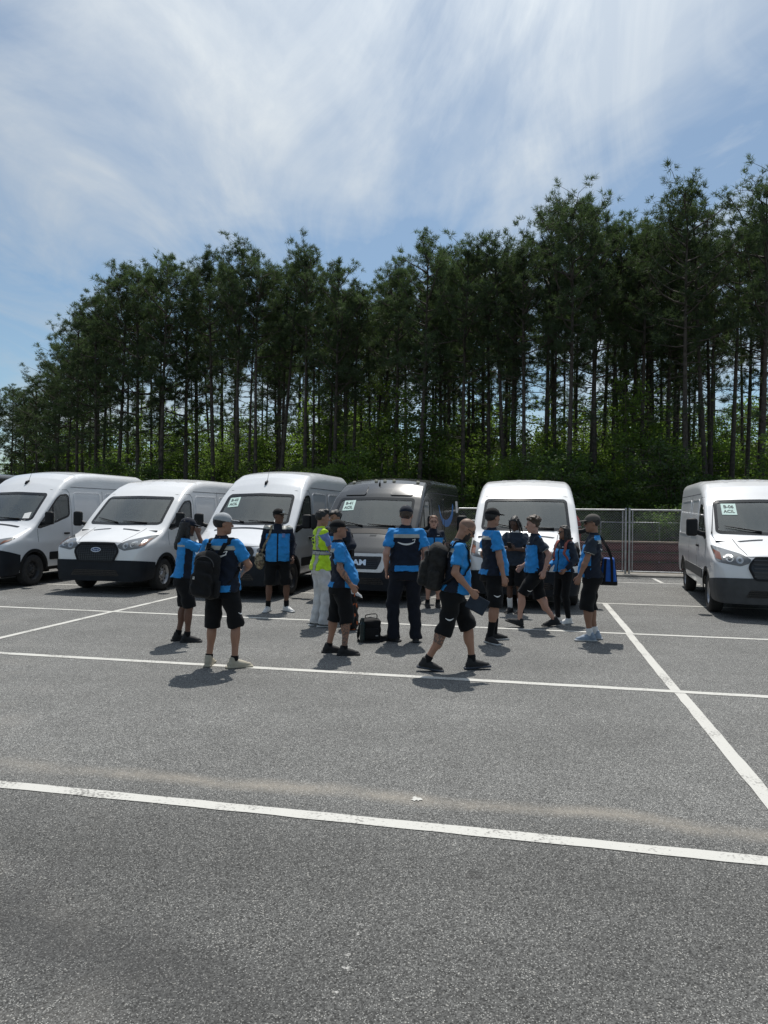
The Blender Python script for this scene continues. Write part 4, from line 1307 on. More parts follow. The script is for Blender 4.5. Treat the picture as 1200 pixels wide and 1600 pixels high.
# ------------------------------------------------------------------ fence and what lies behind it
M_GALV = mat("galvanised_steel", (0.36, 0.37, 0.38), 0.45, 0.75, noise=0.2, nscale=9)
M_WIRE = mat("galvanised_wire", (0.30, 0.31, 0.32), 0.45, 0.6)
M_REDST = mat("red_oxide_steel", (0.105, 0.026, 0.026), 0.6, noise=0.35, nscale=3, bump=0.15)
M_RED = mat("red_paint", (0.34, 0.045, 0.05), 0.4, noise=0.2)
M_TIMBER = mat("weathered_timber", (0.26, 0.21, 0.16), 0.85, noise=0.35, nscale=7)

FH = 1.86
def wire_mesh(w, h, cell=0.075, r=0.0023):
    """woven wire: zigzag strands, each a thin four-sided rod"""
    V = []; F = []
    def rod(a, b):
        d = np.array(b) - np.array(a); L = np.linalg.norm(d); d /= L
        s = np.array([-d[2], 0, d[0]]) * r; t = np.array([0, r, 0])
        o = len(V)
        for p in (a, b):
            p = np.array(p)
            V.extend([p + s, p + t, p - s, p - t])
        for k in range(4): F.append((o + k, o + (k + 1) % 4, o + 4 + (k + 1) % 4, o + 4 + k))
    for sgn in (1, -1):
        c = -h
        while c < w + h:
            # line x = c + sgn*z
            if sgn > 0: x0, z0, x1, z1 = c, 0.0, c + h, h
            else: x0, z0, x1, z1 = c + h, 0.0, c, h
            pts = []
            dx, dz = x1 - x0, z1 - z0
            t0, t1 = 0.0, 1.0
            for lo, hi, p, q in ((0, w, x0, dx),):
                if abs(q) > 1e-9:
                    ta, tb = (lo - p) / q, (hi - p) / q
                    t0, t1 = max(t0, min(ta, tb)), min(t1, max(ta, tb))
            if t1 - t0 > 0.02:
                yy = 0.003 * sgn
                rod((x0 + dx * t0, yy, z0 + dz * t0), (x0 + dx * t1, yy, z0 + dz * t1))
            c += cell
    return mesh_np("wire_mesh", V, F, M_WIRE)

PW = 3.30
wm = wire_mesh(PW - 0.12, FH - 0.14)
js = DS.dot(Vector((6.99, 20.37, 0)))                       # the joint between two panels
FLAB = ["chain-link fence panel behind the dark grey van", "chain-link fence panel between the dark grey van and the head-on white van", "chain-link fence panel hidden mostly behind the head-on white van",
        "chain-link fence panel left of the double post, behind the man with the blue bag", "chain-link fence panel right of the double post, beside the right-hand van", "chain-link fence panel behind the right-hand white van"]
for i, k in enumerate(range(-4, 2)):
    s0 = js + k * PW
    p0 = lot(s0 + 0.02, FENCE_T, 0.05)
    pn = empty("fence_panel", p0, LOT_RZ)
    tag(pn, FLAB[i], "fence", "chain-link panels along the edge of the lot")
    for x in (0.03, PW - 0.07):
        b = MB(); b.tube([(x, 0, -0.05), (x, 0, FH)], 0.030, 10); b.tube([(x, 0, FH), (x, 0, FH + .03)], [.032, .018], 10)
        b.build("post", M_GALV, pn, True, R(40))
    for x in (0.115, PW - 0.155):
        b = MB(); b.tube([(x, 0, 0.05), (x, 0, FH - .05)], 0.016, 8); b.build("frame_tube", M_GALV, pn, True, R(40))
    for z, rr_ in ((FH - .03, .026), (0.07, .018)):
        b = MB(); b.tube([(0.06, 0, z), (PW - 0.10, 0, z)], rr_, 8); b.build("rail", M_GALV, pn, True, R(40))
    w = link("wire_mesh", wm, pn); w.location = (0.05, 0, 0.06); w["kind"] = "stuff"
# second, lower fence farther back
wm2 = wire_mesh(5.9, 1.38, 0.11, 0.0018)
for i, (s0, lab) in enumerate(((-5.5, "lower wire fence behind the wall of the parked vans"), (0.5, "low rear wire fence seen through the front fence left of the double post"), (6.5, "low rear wire fence seen through the front fence at the right"), (12.5, "low rear wire fence at the far right"))):
    pn = empty("rear_fence", lot(s0, 26.6, 0), LOT_RZ)
    tag(pn, lab, "fence", "rear wire fence")
    for x in (0, 2.0, 4.0):
        b = MB(); b.tube([(x, 0, -.05), (x, 0, 1.50)], .024 if x else .05, 8); b.build("post", M_GALV, pn, True, R(40))
    b = MB(); b.tube([(0, 0, 1.47), (5.98, 0, 1.47)], .018, 8); b.build("rail", M_GALV, pn, True, R(40))
    w = link("wire_mesh", wm2, pn); w.location = (.03, 0, .06); w["kind"] = "stuff"
# stack of red steel beams
def beam(s0, s1, t, z0, z1, lab, dep=.30):
    o = empty("steel_beam", lot(s0, t, z0), LOT_RZ)
    h = z1 - z0; L = s1 - s0
    for nm, lo, hi in (("flange", (0, -dep / 2, h - .022), (L, dep / 2, h)), ("flange", (0, -dep / 2, 0), (L, dep / 2, .022)), ("web", (0, -.012, .022), (L, .012, h - .022))):
        b = MB(); b.box(lo, hi); b.build(nm, M_REDST, o)
    b = MB()
    for k in range(int(L / 1.9) + 1): b.box((k * 1.9, -dep / 2 + .01, .022), (k * 1.9 + .015, dep / 2 - .01, h - .022))
    b.build("stiffener", M_REDST, o)
    b = MB(); b.box((0.004, -dep / 2 - .012, .045), (L - .004, -dep / 2 - .002, h - .045)); b.build("side_plate", M_REDST, o)
    return tag(o, lab, "beam", "red steel beams stacked behind the fence")
beam(-1.0, 14.0, 22.55, .05, .30, "dark red steel beam lying lowest in the stack behind the fence", .34)
beam(-0.7, 14.2, 22.57, .36, .59, "dark red steel beam in the middle of the stack behind the fence", .34)
beam(-1.2, 13.7, 22.56, .65, .90, "dark red steel beam on top of the stack behind the fence", .34)
tb = MB(); tb.rbox((0, 0, 0), (2.6, .22, .045), .008, 1)
o = tb.build("timber_plank", M_TIMBER, None); o.location = lot(3.2, 22.50, .928); o.rotation_euler = (0, 0, LOT_RZ + .01)
tag(o, "weathered plank lying on the stack of red beams", "plank")
tb = MB(); tb.rbox((0, 0, 0), (.42, .16, .05), .02, 2)
o = tb.build("cloth_scrap", M_WPAPER, None, True); o.location = lot(5.55, 22.52, .93); o.rotation_euler = (0, .03, LOT_RZ + .2)
tag(o, "small pale scrap lying on the top red beam", "scrap")
# red tank with a domed top, right of the head-on van
tk = empty("storage_tank", (6.15, 24.6, 0), 0)
b = MB(); prof = [(.62, .25), (.66, .27), (.66, 1.35)] + [(.66 * math.cos(a), 1.35 + .55 * math.sin(a)) for a in np.linspace(.12, PI / 2 - .02, 9)]
b.lathe(prof, 36); b.build("tank_shell", M_RED, tk, True, R(40))
b = MB(); b.lathe([(.62, 0), (.62, .25)], 36); b.build("tank_skirt", M_RED, tk, True)
b = MB(); b.lathe([(.10, 1.88), (.10, 1.93), (.001, 1.93)], 14); b.build("tank_lid", M_RED, tk)
b = MB(); b.lathe([(.665, 1.28), (.68, 1.29), (.68, 1.33), (.665, 1.34)], 36); b.build("tank_band", M_GALV, tk, True)
tag(tk, "red tank with rounded top peeking out right of the head-on white van", "tank")
# ------------------------------------------------------------------ people
class Field:
    """distance field on a grid; solids are blended in and skinned as one surface"""
    def __init__(self, lo, hi, h):
        self.h = h
        self.ax = [np.arange(lo[i], hi[i] + h, h, dtype=np.float32) for i in range(3)]
        self.F = np.full([len(a) for a in self.ax], 0.3, dtype=np.float32)
    def _sub(self, lo, hi):
        sl = []
        for i in range(3):
            a = int(np.searchsorted(self.ax[i], lo[i])); b = int(np.searchsorted(self.ax[i], hi[i]))
            if b - a < 1: return None
            sl.append(slice(a, b))
        X = self.ax[0][sl[0]][:, None, None]; Y = self.ax[1][sl[1]][None, :, None]; Z = self.ax[2][sl[2]][None, None, :]
        return tuple(sl), X, Y, Z
    def add(self, prim, k=0.02, cut=None):
        fn, lo, hi = prim
        m = k + 2.5 * self.h
        s = self._sub([v - m for v in lo], [v + m for v in hi])
        if s is None: return self
        sl, X, Y, Z = s
        d = fn(X, Y, Z)
        if cut is not None:
            for (p, n) in cut:
                d = np.maximum(d, (X - p[0]) * n[0] + (Y - p[1]) * n[1] + (Z - p[2]) * n[2])
        a = self.F[sl]
        if k > 0:
            hh = np.clip(0.5 + 0.5 * (a - d) / k, 0, 1)
            self.F[sl] = a * (1 - hh) + d * hh - k * hh * (1 - hh)
        else: self.F[sl] = np.minimum(a, d)
        return self
    def carve(self, prim):
        fn, lo, hi = prim
        s = self._sub(lo, hi)
        if s is None: return self
        sl, X, Y, Z = s
        self.F[sl] = np.maximum(self.F[sl], -fn(X, Y, Z))
        return self
    def cut(self, p, n):
        X, Y, Z = self.ax[0][:, None, None], self.ax[1][None, :, None], self.ax[2][None, None, :]
        self.F = np.maximum(self.F, ((X - p[0]) * n[0] + (Y - p[1]) * n[1] + (Z - p[2]) * n[2]).astype(np.float32))
        return self
    def ripple(self, amp, f=1.0, ph=0.0):
        X, Y, Z = self.ax[0][:, None, None], self.ax[1][None, :, None], self.ax[2][None, None, :]
        w = np.sin(X * 21 * f + 2.4 * np.sin(Z * 10 * f + ph) + ph) * np.sin(Z * 25 * f + 2 * np.sin(Y * 15 * f + X * 9 + ph) + 1.7 * ph)
        w = w + 0.6 * np.sin(Z * 44 * f + X * 27 * f * np.cos(ph) + Y * 31 * f + ph * 3)
        near = np.abs(self.F) < 0.06
        self.F = np.where(near, self.F + amp * w, self.F).astype(np.float32)
        return self
    def mesh(self):
        F = self.F; ins = F < 0
        nx, ny, nz = F.shape
        c = np.zeros((nx - 1, ny - 1, nz - 1), np.int8)
        for i in (0, 1):
            for j in (0, 1):
                for k in (0, 1): c += ins[i:nx - 1 + i, j:ny - 1 + j, k:nz - 1 + k]
        act = (c > 0) & (c < 8)
        I = np.argwhere(act)
        idx = np.full(act.shape, -1, np.int32); idx[act] = np.arange(len(I))
        P = np.zeros((len(I), 3), np.float64); cnt = np.zeros(len(I))
        corner = [(i, j, k) for i in (0, 1) for j in (0, 1) for k in (0, 1)]
        for a in corner:
            for axis in range(3):
                if a[axis] == 1: continue
                b = list(a); b[axis] = 1
                fa = F[I[:, 0] + a[0], I[:, 1] + a[1], I[:, 2] + a[2]]; fb = F[I[:, 0] + b[0], I[:, 1] + b[1], I[:, 2] + b[2]]
                m = (fa < 0) != (fb < 0)
                t = fa[m] / (fa[m] - fb[m])
                q = np.tile(np.array(a, float), (m.sum(), 1)); q[:, axis] += t
                P[m] += q; cnt[m] += 1
        P = (P / cnt[:, None] + I) * self.h + np.array([a[0] for a in self.ax])
        Q = []
        for axis in range(3):
            o = [x for x in range(3) if x != axis]
            s0 = [slice(None)] * 3; s1 = [slice(None)] * 3
            s0[axis] = slice(0, -1); s1[axis] = slice(1, None)
            ch = ins[tuple(s0)] != ins[tuple(s1)]
            E_ = np.argwhere(ch)
            ok = np.all([(E_[:, o[0]] > 0), (E_[:, o[1]] > 0), (E_[:, o[0]] < F.shape[o[0]] - 1), (E_[:, o[1]] < F.shape[o[1]] - 1)], axis=0)
            E_ = E_[ok]
            def at(d0, d1):
                e = E_.copy(); e[:, o[0]] += d0; e[:, o[1]] += d1
                return idx[e[:, 0], e[:, 1], e[:, 2]]
            q = np.stack([at(-1, -1), at(0, -1), at(0, 0), at(-1, 0)], axis=1)
            flip = ins[E_[:, 0], E_[:, 1], E_[:, 2]]
            if axis == 1: flip = ~flip
            q[~flip] = q[~flip][:, ::-1]
            Q.append(q)
        return P, np.concatenate(Q)

def V3(*a): return np.array(a, float)
def nrmz(v): v = np.asarray(v, float); return v / (np.linalg.norm(v) + 1e-12)
def cone(a, b, ra, rb, flat=None):
    a = V3(*a); b = V3(*b); ba = b - a; L2 = max(1e-9, ba @ ba)
    def fn(X, Y, Z):
        x, y, z = X - a[0], Y - a[1], Z - a[2]
        t = np.clip((x * ba[0] + y * ba[1] + z * ba[2]) / L2, 0, 1)
        x = x - t * ba[0]; y = y - t * ba[1]; z = z - t * ba[2]
        if flat is not None:
            n, s = flat
            q = (x * n[0] + y * n[1] + z * n[2]) * (1 / s - 1)
            x = x + n[0] * q; y = y + n[1] * q; z = z + n[2] * q
        d = np.sqrt(x * x + y * y + z * z) - (ra + (rb - ra) * t)
        return d if flat is None else d * min(1.0, flat[1] ** 0.5)
    r = max(ra, rb) * (1 if flat is None else max(1, flat[1]))
    return fn, np.minimum(a, b) - r, np.maximum(a, b) + r
def ell(c, r, M=None):
    c = V3(*c); r = V3(*r)
    def fn(X, Y, Z):
        x, y, z = X - c[0], Y - c[1], Z - c[2]
        if M is not None:
            x, y, z = (M[0][0] * x + M[1][0] * y + M[2][0] * z, M[0][1] * x + M[1][1] * y + M[2][1] * z, M[0][2] * x + M[1][2] * y + M[2][2] * z)
        k0 = np.sqrt((x / r[0]) ** 2 + (y / r[1]) ** 2 + (z / r[2]) ** 2)
        k1 = np.sqrt((x / r[0] ** 2) ** 2 + (y / r[1] ** 2) ** 2 + (z / r[2] ** 2) ** 2) + 1e-6
        return k0 * (k0 - 1) / k1
    m = r.max() if M is not None else r
    return fn, c - m, c + m
def rbx(c, hs, r, M=None):
    c = V3(*c); hs = V3(*hs)
    def fn(X, Y, Z):
        x, y, z = X - c[0], Y - c[1], Z - c[2]
        if M is not None:
            x, y, z = (M[0][0] * x + M[1][0] * y + M[2][0] * z, M[0][1] * x + M[1][1] * y + M[2][1] * z, M[0][2] * x + M[1][2] * y + M[2][2] * z)
        qx, qy, qz = np.abs(x) - hs[0] + r, np.abs(y) - hs[1] + r, np.abs(z) - hs[2] + r
        o = np.sqrt(np.maximum(qx, 0) ** 2 + np.maximum(qy, 0) ** 2 + np.maximum(qz, 0) ** 2)
        return o + np.minimum(np.maximum(qx, np.maximum(qy, qz)), 0) - r
    m = np.linalg.norm(hs) if M is not None else hs
    return fn, c - m, c + m
def stack(prof, T, Ti):
    """upright stack of ellipses (z, rx, ry, y0) in a leaning frame"""
    pr = np.array(prof, float)
    def fn(X, Y, Z):
        x = Ti[0][0] * X + Ti[0][1] * Y + Ti[0][2] * Z + Ti[0][3]
        y = Ti[1][0] * X + Ti[1][1] * Y + Ti[1][2] * Z + Ti[1][3]
        z = Ti[2][0] * X + Ti[2][1] * Y + Ti[2][2] * Z + Ti[2][3]
        rx = np.interp(z, pr[:, 0], pr[:, 1]); ry = np.interp(z, pr[:, 0], pr[:, 2]); y0 = np.interp(z, pr[:, 0], pr[:, 3])
        k = (np.abs(x / rx) ** 2.4 + np.abs((y - y0) / ry) ** 2.4) ** (1 / 2.4)
        d = (k - 1) * np.minimum(rx, ry)
        d = np.maximum(d, np.maximum(pr[0, 0] - z, z - pr[-1, 0]))
        return d
    cs = [T @ np.array([sx * pr[:, 1].max(), sy * (pr[:, 2].max() + .12), z, 1]) for sx in (-1, 1) for sy in (-1, 1) for z in (pr[0, 0], pr[-1, 0])]
    cs = np.array(cs)[:, :3]
    return fn, cs.min(0), cs.max(0)

def ik(a, c, l1, l2, pole):
    a = V3(*a); c = V3(*c); d = c - a; L = np.linalg.norm(d)
    if L > (l1 + l2) * 0.999: c = a + d / L * (l1 + l2) * 0.999; d = c - a; L = np.linalg.norm(d)
    u = d / L
    x = (l1 * l1 - l2 * l2 + L * L) / (2 * L); h = math.sqrt(max(0, l1 * l1 - x * x))
    p = V3(*pole); p = p - u * (p @ u); p = nrmz(p)
    return a + u * x + p * h, c

def rotz(a): c, s = math.cos(a), math.sin(a); return np.array([[c, -s, 0], [s, c, 0], [0, 0, 1.0]])
def rotx(a): c, s = math.cos(a), math.sin(a); return np.array([[1.0, 0, 0], [0, c, -s], [0, s, c]])
def roty(a): c, s = math.cos(a), math.sin(a); return np.array([[c, 0, s], [0, 1.0, 0], [-s, 0, c]])

def skin_mat(name, col, tattoo=False):
    m, n, l, b = new_mat(name)
    tc = n.new("ShaderNodeTexCoord")
    t = n.new("ShaderNodeTexNoise"); t.inputs["Scale"].default_value = 9; t.inputs["Detail"].default_value = 4
    l.new(tc.outputs["Object"], t.inputs["Vector"])
    mx = n.new("ShaderNodeMixRGB"); l.new(t.outputs["Fac"], mx.inputs[0])
    mx.inputs[1].default_value = (col[0] * .8, col[1] * .74, col[2] * .72, 1); mx.inputs[2].default_value = (min(1, col[0] * 1.18), min(1, col[1] * 1.18), min(1, col[2] * 1.18), 1)
    o = mx.outputs[0]
    if tattoo:
        t2 = n.new("ShaderNodeTexNoise"); t2.inputs["Scale"].default_value = 22; t2.inputs["Detail"].default_value = 3; t2.inputs["Distortion"].default_value = 2.5
        l.new(tc.outputs["Object"], t2.inputs["Vector"])
        r = n.new("ShaderNodeMapRange"); r.inputs[1].default_value = 0.47; r.inputs[2].default_value = 0.53; r.inputs[4].default_value = 0.75
        l.new(t2.outputs["Fac"], r.inputs[0])
        m2 = n.new("ShaderNodeMixRGB"); l.new(r.outputs[0], m2.inputs[0]); l.new(o, m2.inputs[1]); m2.inputs[2].default_value = (0.05, 0.055, 0.06, 1)
        o = m2.outputs[0]
    l.new(o, b.inputs["Base Color"])
    b.inputs["Roughness"].default_value = 0.55
    b.inputs["Subsurface Weight"].default_value = 0.0
    return m

def cloth(name, col, rough=0.85, n_=0.15):
    return mat(name, col, rough, noise=n_, nscale=14, bump=0.25, bscale=240, spec=0.25, sheen=0.05)

SK = {'fair': skin_mat("fair_skin", (.47, .27, .20)), 'tan': skin_mat("tan_skin", (.33, .18, .12)), 'olive': skin_mat("olive_skin", (.26, .14, .09)),
      'brown': skin_mat("brown_skin", (.14, .07, .045)), 'dark': skin_mat("dark_skin", (.085, .043, .028))}
SKT = {k: skin_mat(k + "_tattooed", c, True) for k, c in (('tan', (.33, .18, .12)), ('fair', (.52, .31, .23)), ('olive', (.33, .185, .12)))}
C_BLUE = cloth("bright_blue_cloth", (.026, .245, .60), .75)
C_NAVY = cloth("navy_cloth", (.010, .015, .028))
C_SLATE = cloth("slate_navy_cloth", (.026, .036, .052))
C_BLACK = cloth("black_cloth", (.006, .0064, .0075), .9)
C_TROUS = cloth("dark_navy_trouser_cloth", (.010, .012, .019), .9)
C_REFL = mat("reflective_tape", (.40, .40, .36), .45, noise=.1)
C_LIME = cloth("hi_vis_yellow_cloth", (.52, .78, .03), .6)
C_LBLUE = cloth("pale_blue_cloth", (.17, .24, .48))
C_LGREY = cloth("light_grey_jersey", (.60, .60, .60))
C_WHITE = cloth("white_knit", (.72, .72, .72))
C_CORAL = cloth("coral_webbing", (.36, .11, .085))
C_GREYCAP = cloth("grey_cap_cloth", (.36, .38, .40))
C_TAUPE = cloth("taupe_cap_cloth", (.085, .078, .07))
C_ROYAL = cloth("royal_blue_nylon", (.010, .085, .36), .5)
C_ORANGE = cloth("orange_cloth", (.55, .13, .04))
M_EYE = mat("eye_dark", (.02, .015, .012), .2)
M_LIP = mat("lip", (.28, .12, .10), .5)
H_BLACK = mat("black_hair", (.010, .009, .009), .5, noise=.4, nscale=30, bump=.8, bscale=90)
H_BROWN = mat("brown_hair", (.060, .036, .022), .5, noise=.4, nscale=30, bump=.8, bscale=90)
H_AUBURN = mat("auburn_hair", (.15, .065, .03), .5, noise=.4, nscale=30, bump=.8, bscale=90)
H_STUB = mat("shaved_scalp", (.20, .12, .085), .6, noise=.2)
M_SHOEB = mat("black_shoe", (.007, .0075, .009), .75, noise=.3, bump=.3)
M_SHOEBEIGE = mat("beige_shoe", (.38, .345, .27), .7, noise=.15, bump=.2)
M_SHOEW = mat("white_shoe", (.66, .66, .65), .6, noise=.12)
M_SHOEBLUE = mat("blue_grey_shoe", (.24, .30, .38), .7, noise=.25)
M_SOLEB = mat("black_sole", (.012, .0125, .014), .7)
M_SOLEG = mat("grey_sole", (.40, .41, .42), .7)
M_SOLEN = mat("navy_sole", (.03, .04, .06), .6)
M_LENSB = mat("dark_lens", (.008, .008, .009), .08)
M_LOGO = mat("white_print", (.74, .74, .72), .6)

ALL_PEOPLE = []
def person(label, loc, rz, H=1.75, build=1.0, belly=0.0, skin='tan', top='A', bottoms='shorts', hem=.47, lean=0.0, head=(0, 0), tilt=0.0, female=False,
           foot_r=((.10, 0, .085), 0, 0), foot_l=((-.10, 0, .085), 0, 0), hand_r=None, hand_l=None, pole_r=(.25, -1, -.1), pole_l=(-.25, -1, -.1), curl=(35, 35), sleeve=.72,
           shoe=(None, None), sock=None, sockh=.15, cap=None, hair=None, hairmat=None, beard=False, glasses=None, hatmark=False, tattoo=(), pelvis_dz=0.0, logo=False, shirt_hem=.86, ph=0.0, brim_yaw=0.0, extra=None, smark=0):
    p = empty("person", (loc[0], loc[1], 0), rz)
    tag(p, label, "person", "crew standing in the lot")
    sc = H / 1.75
    def put(name, P, Q, mats, idx=None, smooth=True, parent=p):
        return link(name, mesh_np(name, np.asarray(P) * sc, Q, mats, idx, smooth), parent)
    B = build
    hipz = .925 + pelvis_dz
    hip0 = V3(0, 0, hipz)
    # torso frame: leans about the hips
    Rt = rotx(-lean) @ roty(tilt)
    T = np.eye(4); T[:3, :3] = Rt; T[:3, 3] = hip0 - Rt @ V3(0, 0, .925)
    Ti = np.linalg.inv(T)
    def tp(*q): return T[:3, :3] @ V3(*q) + T[:3, 3]
    shx = (.176 if not female else .160) * (0.6 + .4 * B)
    S = {1: tp(shx, -.01, 1.415), -1: tp(-shx, -.01, 1.415)}
    # limbs
    arms, legs = {}, {}
    for s, hnd, pole in ((1, hand_r, pole_r), (-1, hand_l, pole_l)):
        tgt = V3(s * (.235 + .10 * (B - 1)), .05, .90) + V3(0, 0, pelvis_dz) if hnd is None else V3(*hnd)
        e, w = ik(S[s], tgt, .285, .25, pole)
        arms[s] = (S[s], e, w)
    for s, ft in ((1, foot_r), (-1, foot_l)):
        hp = V3(s * .088 * (0.7 + .3 * B), 0, hipz - .01)
        yw = ft[1]
        fdir = rotz(yw) @ V3(0, 1, 0)
        k, a = ik(hp, ft[0], .425, .415, fdir + V3(0, .3, 0))
        legs[s] = (hp, k, a, yw, ft[2])
    # ---- head frame
    nb = tp(0, -.02, 1.47)
    Rh = Rt @ rotz(head[0]) @ rotx(-head[1])
    Rh0 = rotz(head[0]) @ rotx(-head[1] - lean * .5)
    Rh = Rh0
    hc = tp(0, -.005, 1.545) + Rh @ V3(0, .012, .09)
    def hp_(*q): return hc + Rh @ V3(*q)
    # ---- body
    allp = np.array([arms[1][1], arms[1][2], arms[-1][1], arms[-1][2], legs[1][1], legs[1][2], legs[-1][1], legs[-1][2], hc, S[1], S[-1], hip0])
    lo = allp.min(0) - .30; hi = allp.max(0) + .30; lo[2] = .02
    f = Field(lo, hi, .0085)
    w = .93 * (0.55 + .45 * B)
    tor = [(.80, .145, .10, 0), (.92, .148 * B, .10 * B, 0), (1.05, .14 * B, .10 * B, .01 + belly * .4), (1.2, .15 * B, .105 * B, .01), (1.35, .155, .09, -.01), (1.42, .12, .06, -.02), (1.49, .055, .05, -.02)]
    f.add(stack(tor, T, Ti), .02)
    f.add(cone(nb, hc + Rh @ V3(0, -.02, -.05), .058 * w, .054 * w), .025)
    # head
    f.add(ell(hp_(0, -.012, .028), (.075, .096, .089), Rh), .02)
    f.add(ell(hp_(0, .022, -.030), (.060, .070, .082), Rh), .03)
    f.add(cone(hp_(-.040, .0, -.068), hp_(0, .062, -.093), .024, .021), .025)
    f.add(cone(hp_(.040, .0, -.068), hp_(0, .062, -.093), .024, .021), .025)
    f.add(cone(hp_(0, .083, .008), hp_(0, .106, -.026), .008, .0135), .010)
    f.add(cone(hp_(-.036, .073, .024), hp_(.036, .073, .024), .013, .013), .014)
    f.add(ell(hp_(0, .083, -.062), (.024, .011, .010), Rh), .008)
    for s in (-1, 1):
        f.add(ell(hp_(s * .031, .076, .004), (.013, .010, .009), Rh), .004)
        f.add(ell(hp_(s * .077, -.008, -.008), (.011, .020, .031), Rh), .006)
    # arms and hands
    for s in (1, -1):
        a, e, wv = arms[s]
        f.add(cone(a, e, .043 * w, .041 * w), .02)
        m_ = a * .55 + e * .45
        f.add(cone(e, e * .65 + wv * .35, .040 * w, .041 * w), .02)
        f.add(cone(e * .65 + wv * .35, wv, .041 * w, .026 * w), .02)
        d = nrmz(wv - e)
        fw = V3(0, 1, 0) if abs(d[2]) > .6 else V3(0, 0, 1)
        sp = nrmz(fw - d * (fw @ d))                     # across the knuckles
        n_ = np.cross(d, sp) * 1.0
        med = V3(-s, 0, 0) if abs(d[2]) > .6 else V3(0, -.2, -1)
        if n_ @ med < 0: n_ = -n_
        hs = .93 if female else 1.02
        kn = wv + d * .085 * hs
        f.add(cone(wv, kn, .028 * hs, .039 * hs, (n_, .48)), .012)
        cr = R(curl[0] if s > 0 else curl[1])
        for q, ln in ((-1.5, .060), (-.5, .074), (.5, .078), (1.5, .070)):
            b0 = kn + sp * q * .0195 * hs - d * .012
            d1 = nrmz(d * math.cos(cr * .6) + n_ * math.sin(cr * .6)); d2 = nrmz(d * math.cos(cr * 1.7) + n_ * math.sin(cr * 1.7))
            m1 = b0 + d1 * ln * .55 * hs
            f.add(cone(b0, m1, .0098, .0092), .003); f.add(cone(m1, m1 + d2 * ln * .5 * hs, .0092, .0078), .003)
        t0 = wv + d * .025 + sp * .024 * hs
        t1 = t0 + nrmz(d * .75 + sp * .6 + n_ * .25) * .045; t2 = t1 + nrmz(d * .95 + sp * .1 + n_ * .3) * .034
        f.add(cone(t0, t1, .0125, .0105), .006); f.add(cone(t1, t2, .0105, .0085), .003)
        arms[s] = (a, e, wv, d, sp, n_, kn)
    for s in (1, -1):
        hp, k, a, yw, fp_ = legs[s]
        f.add(cone(hp, k, .085 * w, .056 * w), .03)
        back = nrmz(np.cross(V3(1, 0, 0), a - k)); back = back if back[1] < 0 else -back
        f.add(cone(k, a, .052 * w, .036 * w), .02)
        f.add(ell(k * .70 + a * .30 + back * .016, (.053 * w, .056 * w, .115)), .03)
        f.add(cone(a, a - V3(0, 0, .03), .036, .036), .02)
    P, Q = f.mesh()
    C = P[Q].mean(1)
    hl = (C - hc) @ Rh
    idx = np.zeros(len(Q), int)
    mats = [SK[skin], M_EYE, M_LIP, hairmat or H_BLACK, H_STUB, SKT.get(skin, SK[skin])]
    for s in (-1, 1):
        idx[(((hl - V3(s * .031, .086, .004)) / V3(.014, .012, .0065)) ** 2).sum(1) < 1] = 1
        idx[(np.abs(hl[:, 0] - s * .032) < .018) & (np.abs(hl[:, 2] - .026) < .0055) & (hl[:, 1] > .07)] = 3
    if skin in ('fair', 'tan', 'olive'): idx[(((hl - V3(0, .093, -.062)) / V3(.024, .014, .008)) ** 2).sum(1) < 1] = 2
    inhead = (np.abs(hl[:, 0]) < .10) & (np.abs(hl[:, 2]) < .13) & (np.abs(hl[:, 1]) < .13)
    if beard:
        bz = inhead & (hl[:, 1] > .022 + .02 * (hl[:, 2] > -.05)) & (hl[:, 2] < -.035 - .25 * np.maximum(0, hl[:, 1] - .05) + .02 * (np.abs(hl[:, 0]) > .045)) & (hl[:, 2] > -.125) & (idx != 2)
        idx[bz] = 3
    if hair == 'shaved':
        idx[inhead & (hl[:, 2] > .02 - .0 * hl[:, 1]) & (hl[:, 1] < .045) & (hl[:, 2] > .02 + .9 * np.maximum(0, hl[:, 1] - .0))] = 4
    for t_ in tattoo:
        if t_ == 'arm_r': e, wv = arms[1][1], arms[1][2]; near = lambda c: True
        if t_ in ('arm_r', 'arm_l'):
            a, e, wv = arms[1 if t_ == 'arm_r' else -1][:3]
            seg = wv - a; tt = ((C - a) @ seg) / (seg @ seg); dd = np.linalg.norm(C - a - tt[:, None] * seg, axis=1)
            idx[(tt > .3) & (tt < .97) & (dd < .10)] = 5
        else:
            hp, k, a = legs[1 if t_ == 'leg_r' else -1][:3]
            seg = a - k; tt = ((C - k) @ seg) / (seg @ seg); dd = np.linalg.norm(C - k - tt[:, None] * seg, axis=1)
            lim = (.05, .9) if extra != 'small_tattoo' else (.15, .42)
            idx[(tt > lim[0]) & (tt < lim[1]) & (dd < .09)] = 5
    put("body", P, Q, mats, idx)
    # ---- top
    g = .018
    yb_ = belly
    rb = .175 * B if not female else .165 * B
    prof = [(shirt_hem, rb + .034, .150 * B + .020, -.004 + yb_ * .5), (.95, rb + .024, .140 * B + yb_ * .35 + .012, .010 + yb_), (1.06, (.165 if not female else .148) * B + .02, .122 * B + yb_ * .4 + .008, .02 + yb_), (1.18, .168 * B + .012, .122 * B + yb_ * .15, .012 + yb_ * .5),
            (1.28, (.178 if not female else .165) * (.5 + .5 * B) + .010, .125 * (.5 + .5 * B), .005 + (.012 if female else 0)), (1.36, .180 * (.5 + .5 * B), .112, -.006), (1.415, .162 * (.6 + .4 * B), .094, -.014), (1.455, .122, .078, -.018), (1.485, .078, .068, -.016), (1.505, .066, .062, -.012)]
    ts = stack(prof, T, Ti)
    lo = np.minimum(ts[1], allp.min(0)) - .14; hi = np.maximum(ts[2], allp.max(0)) + .14
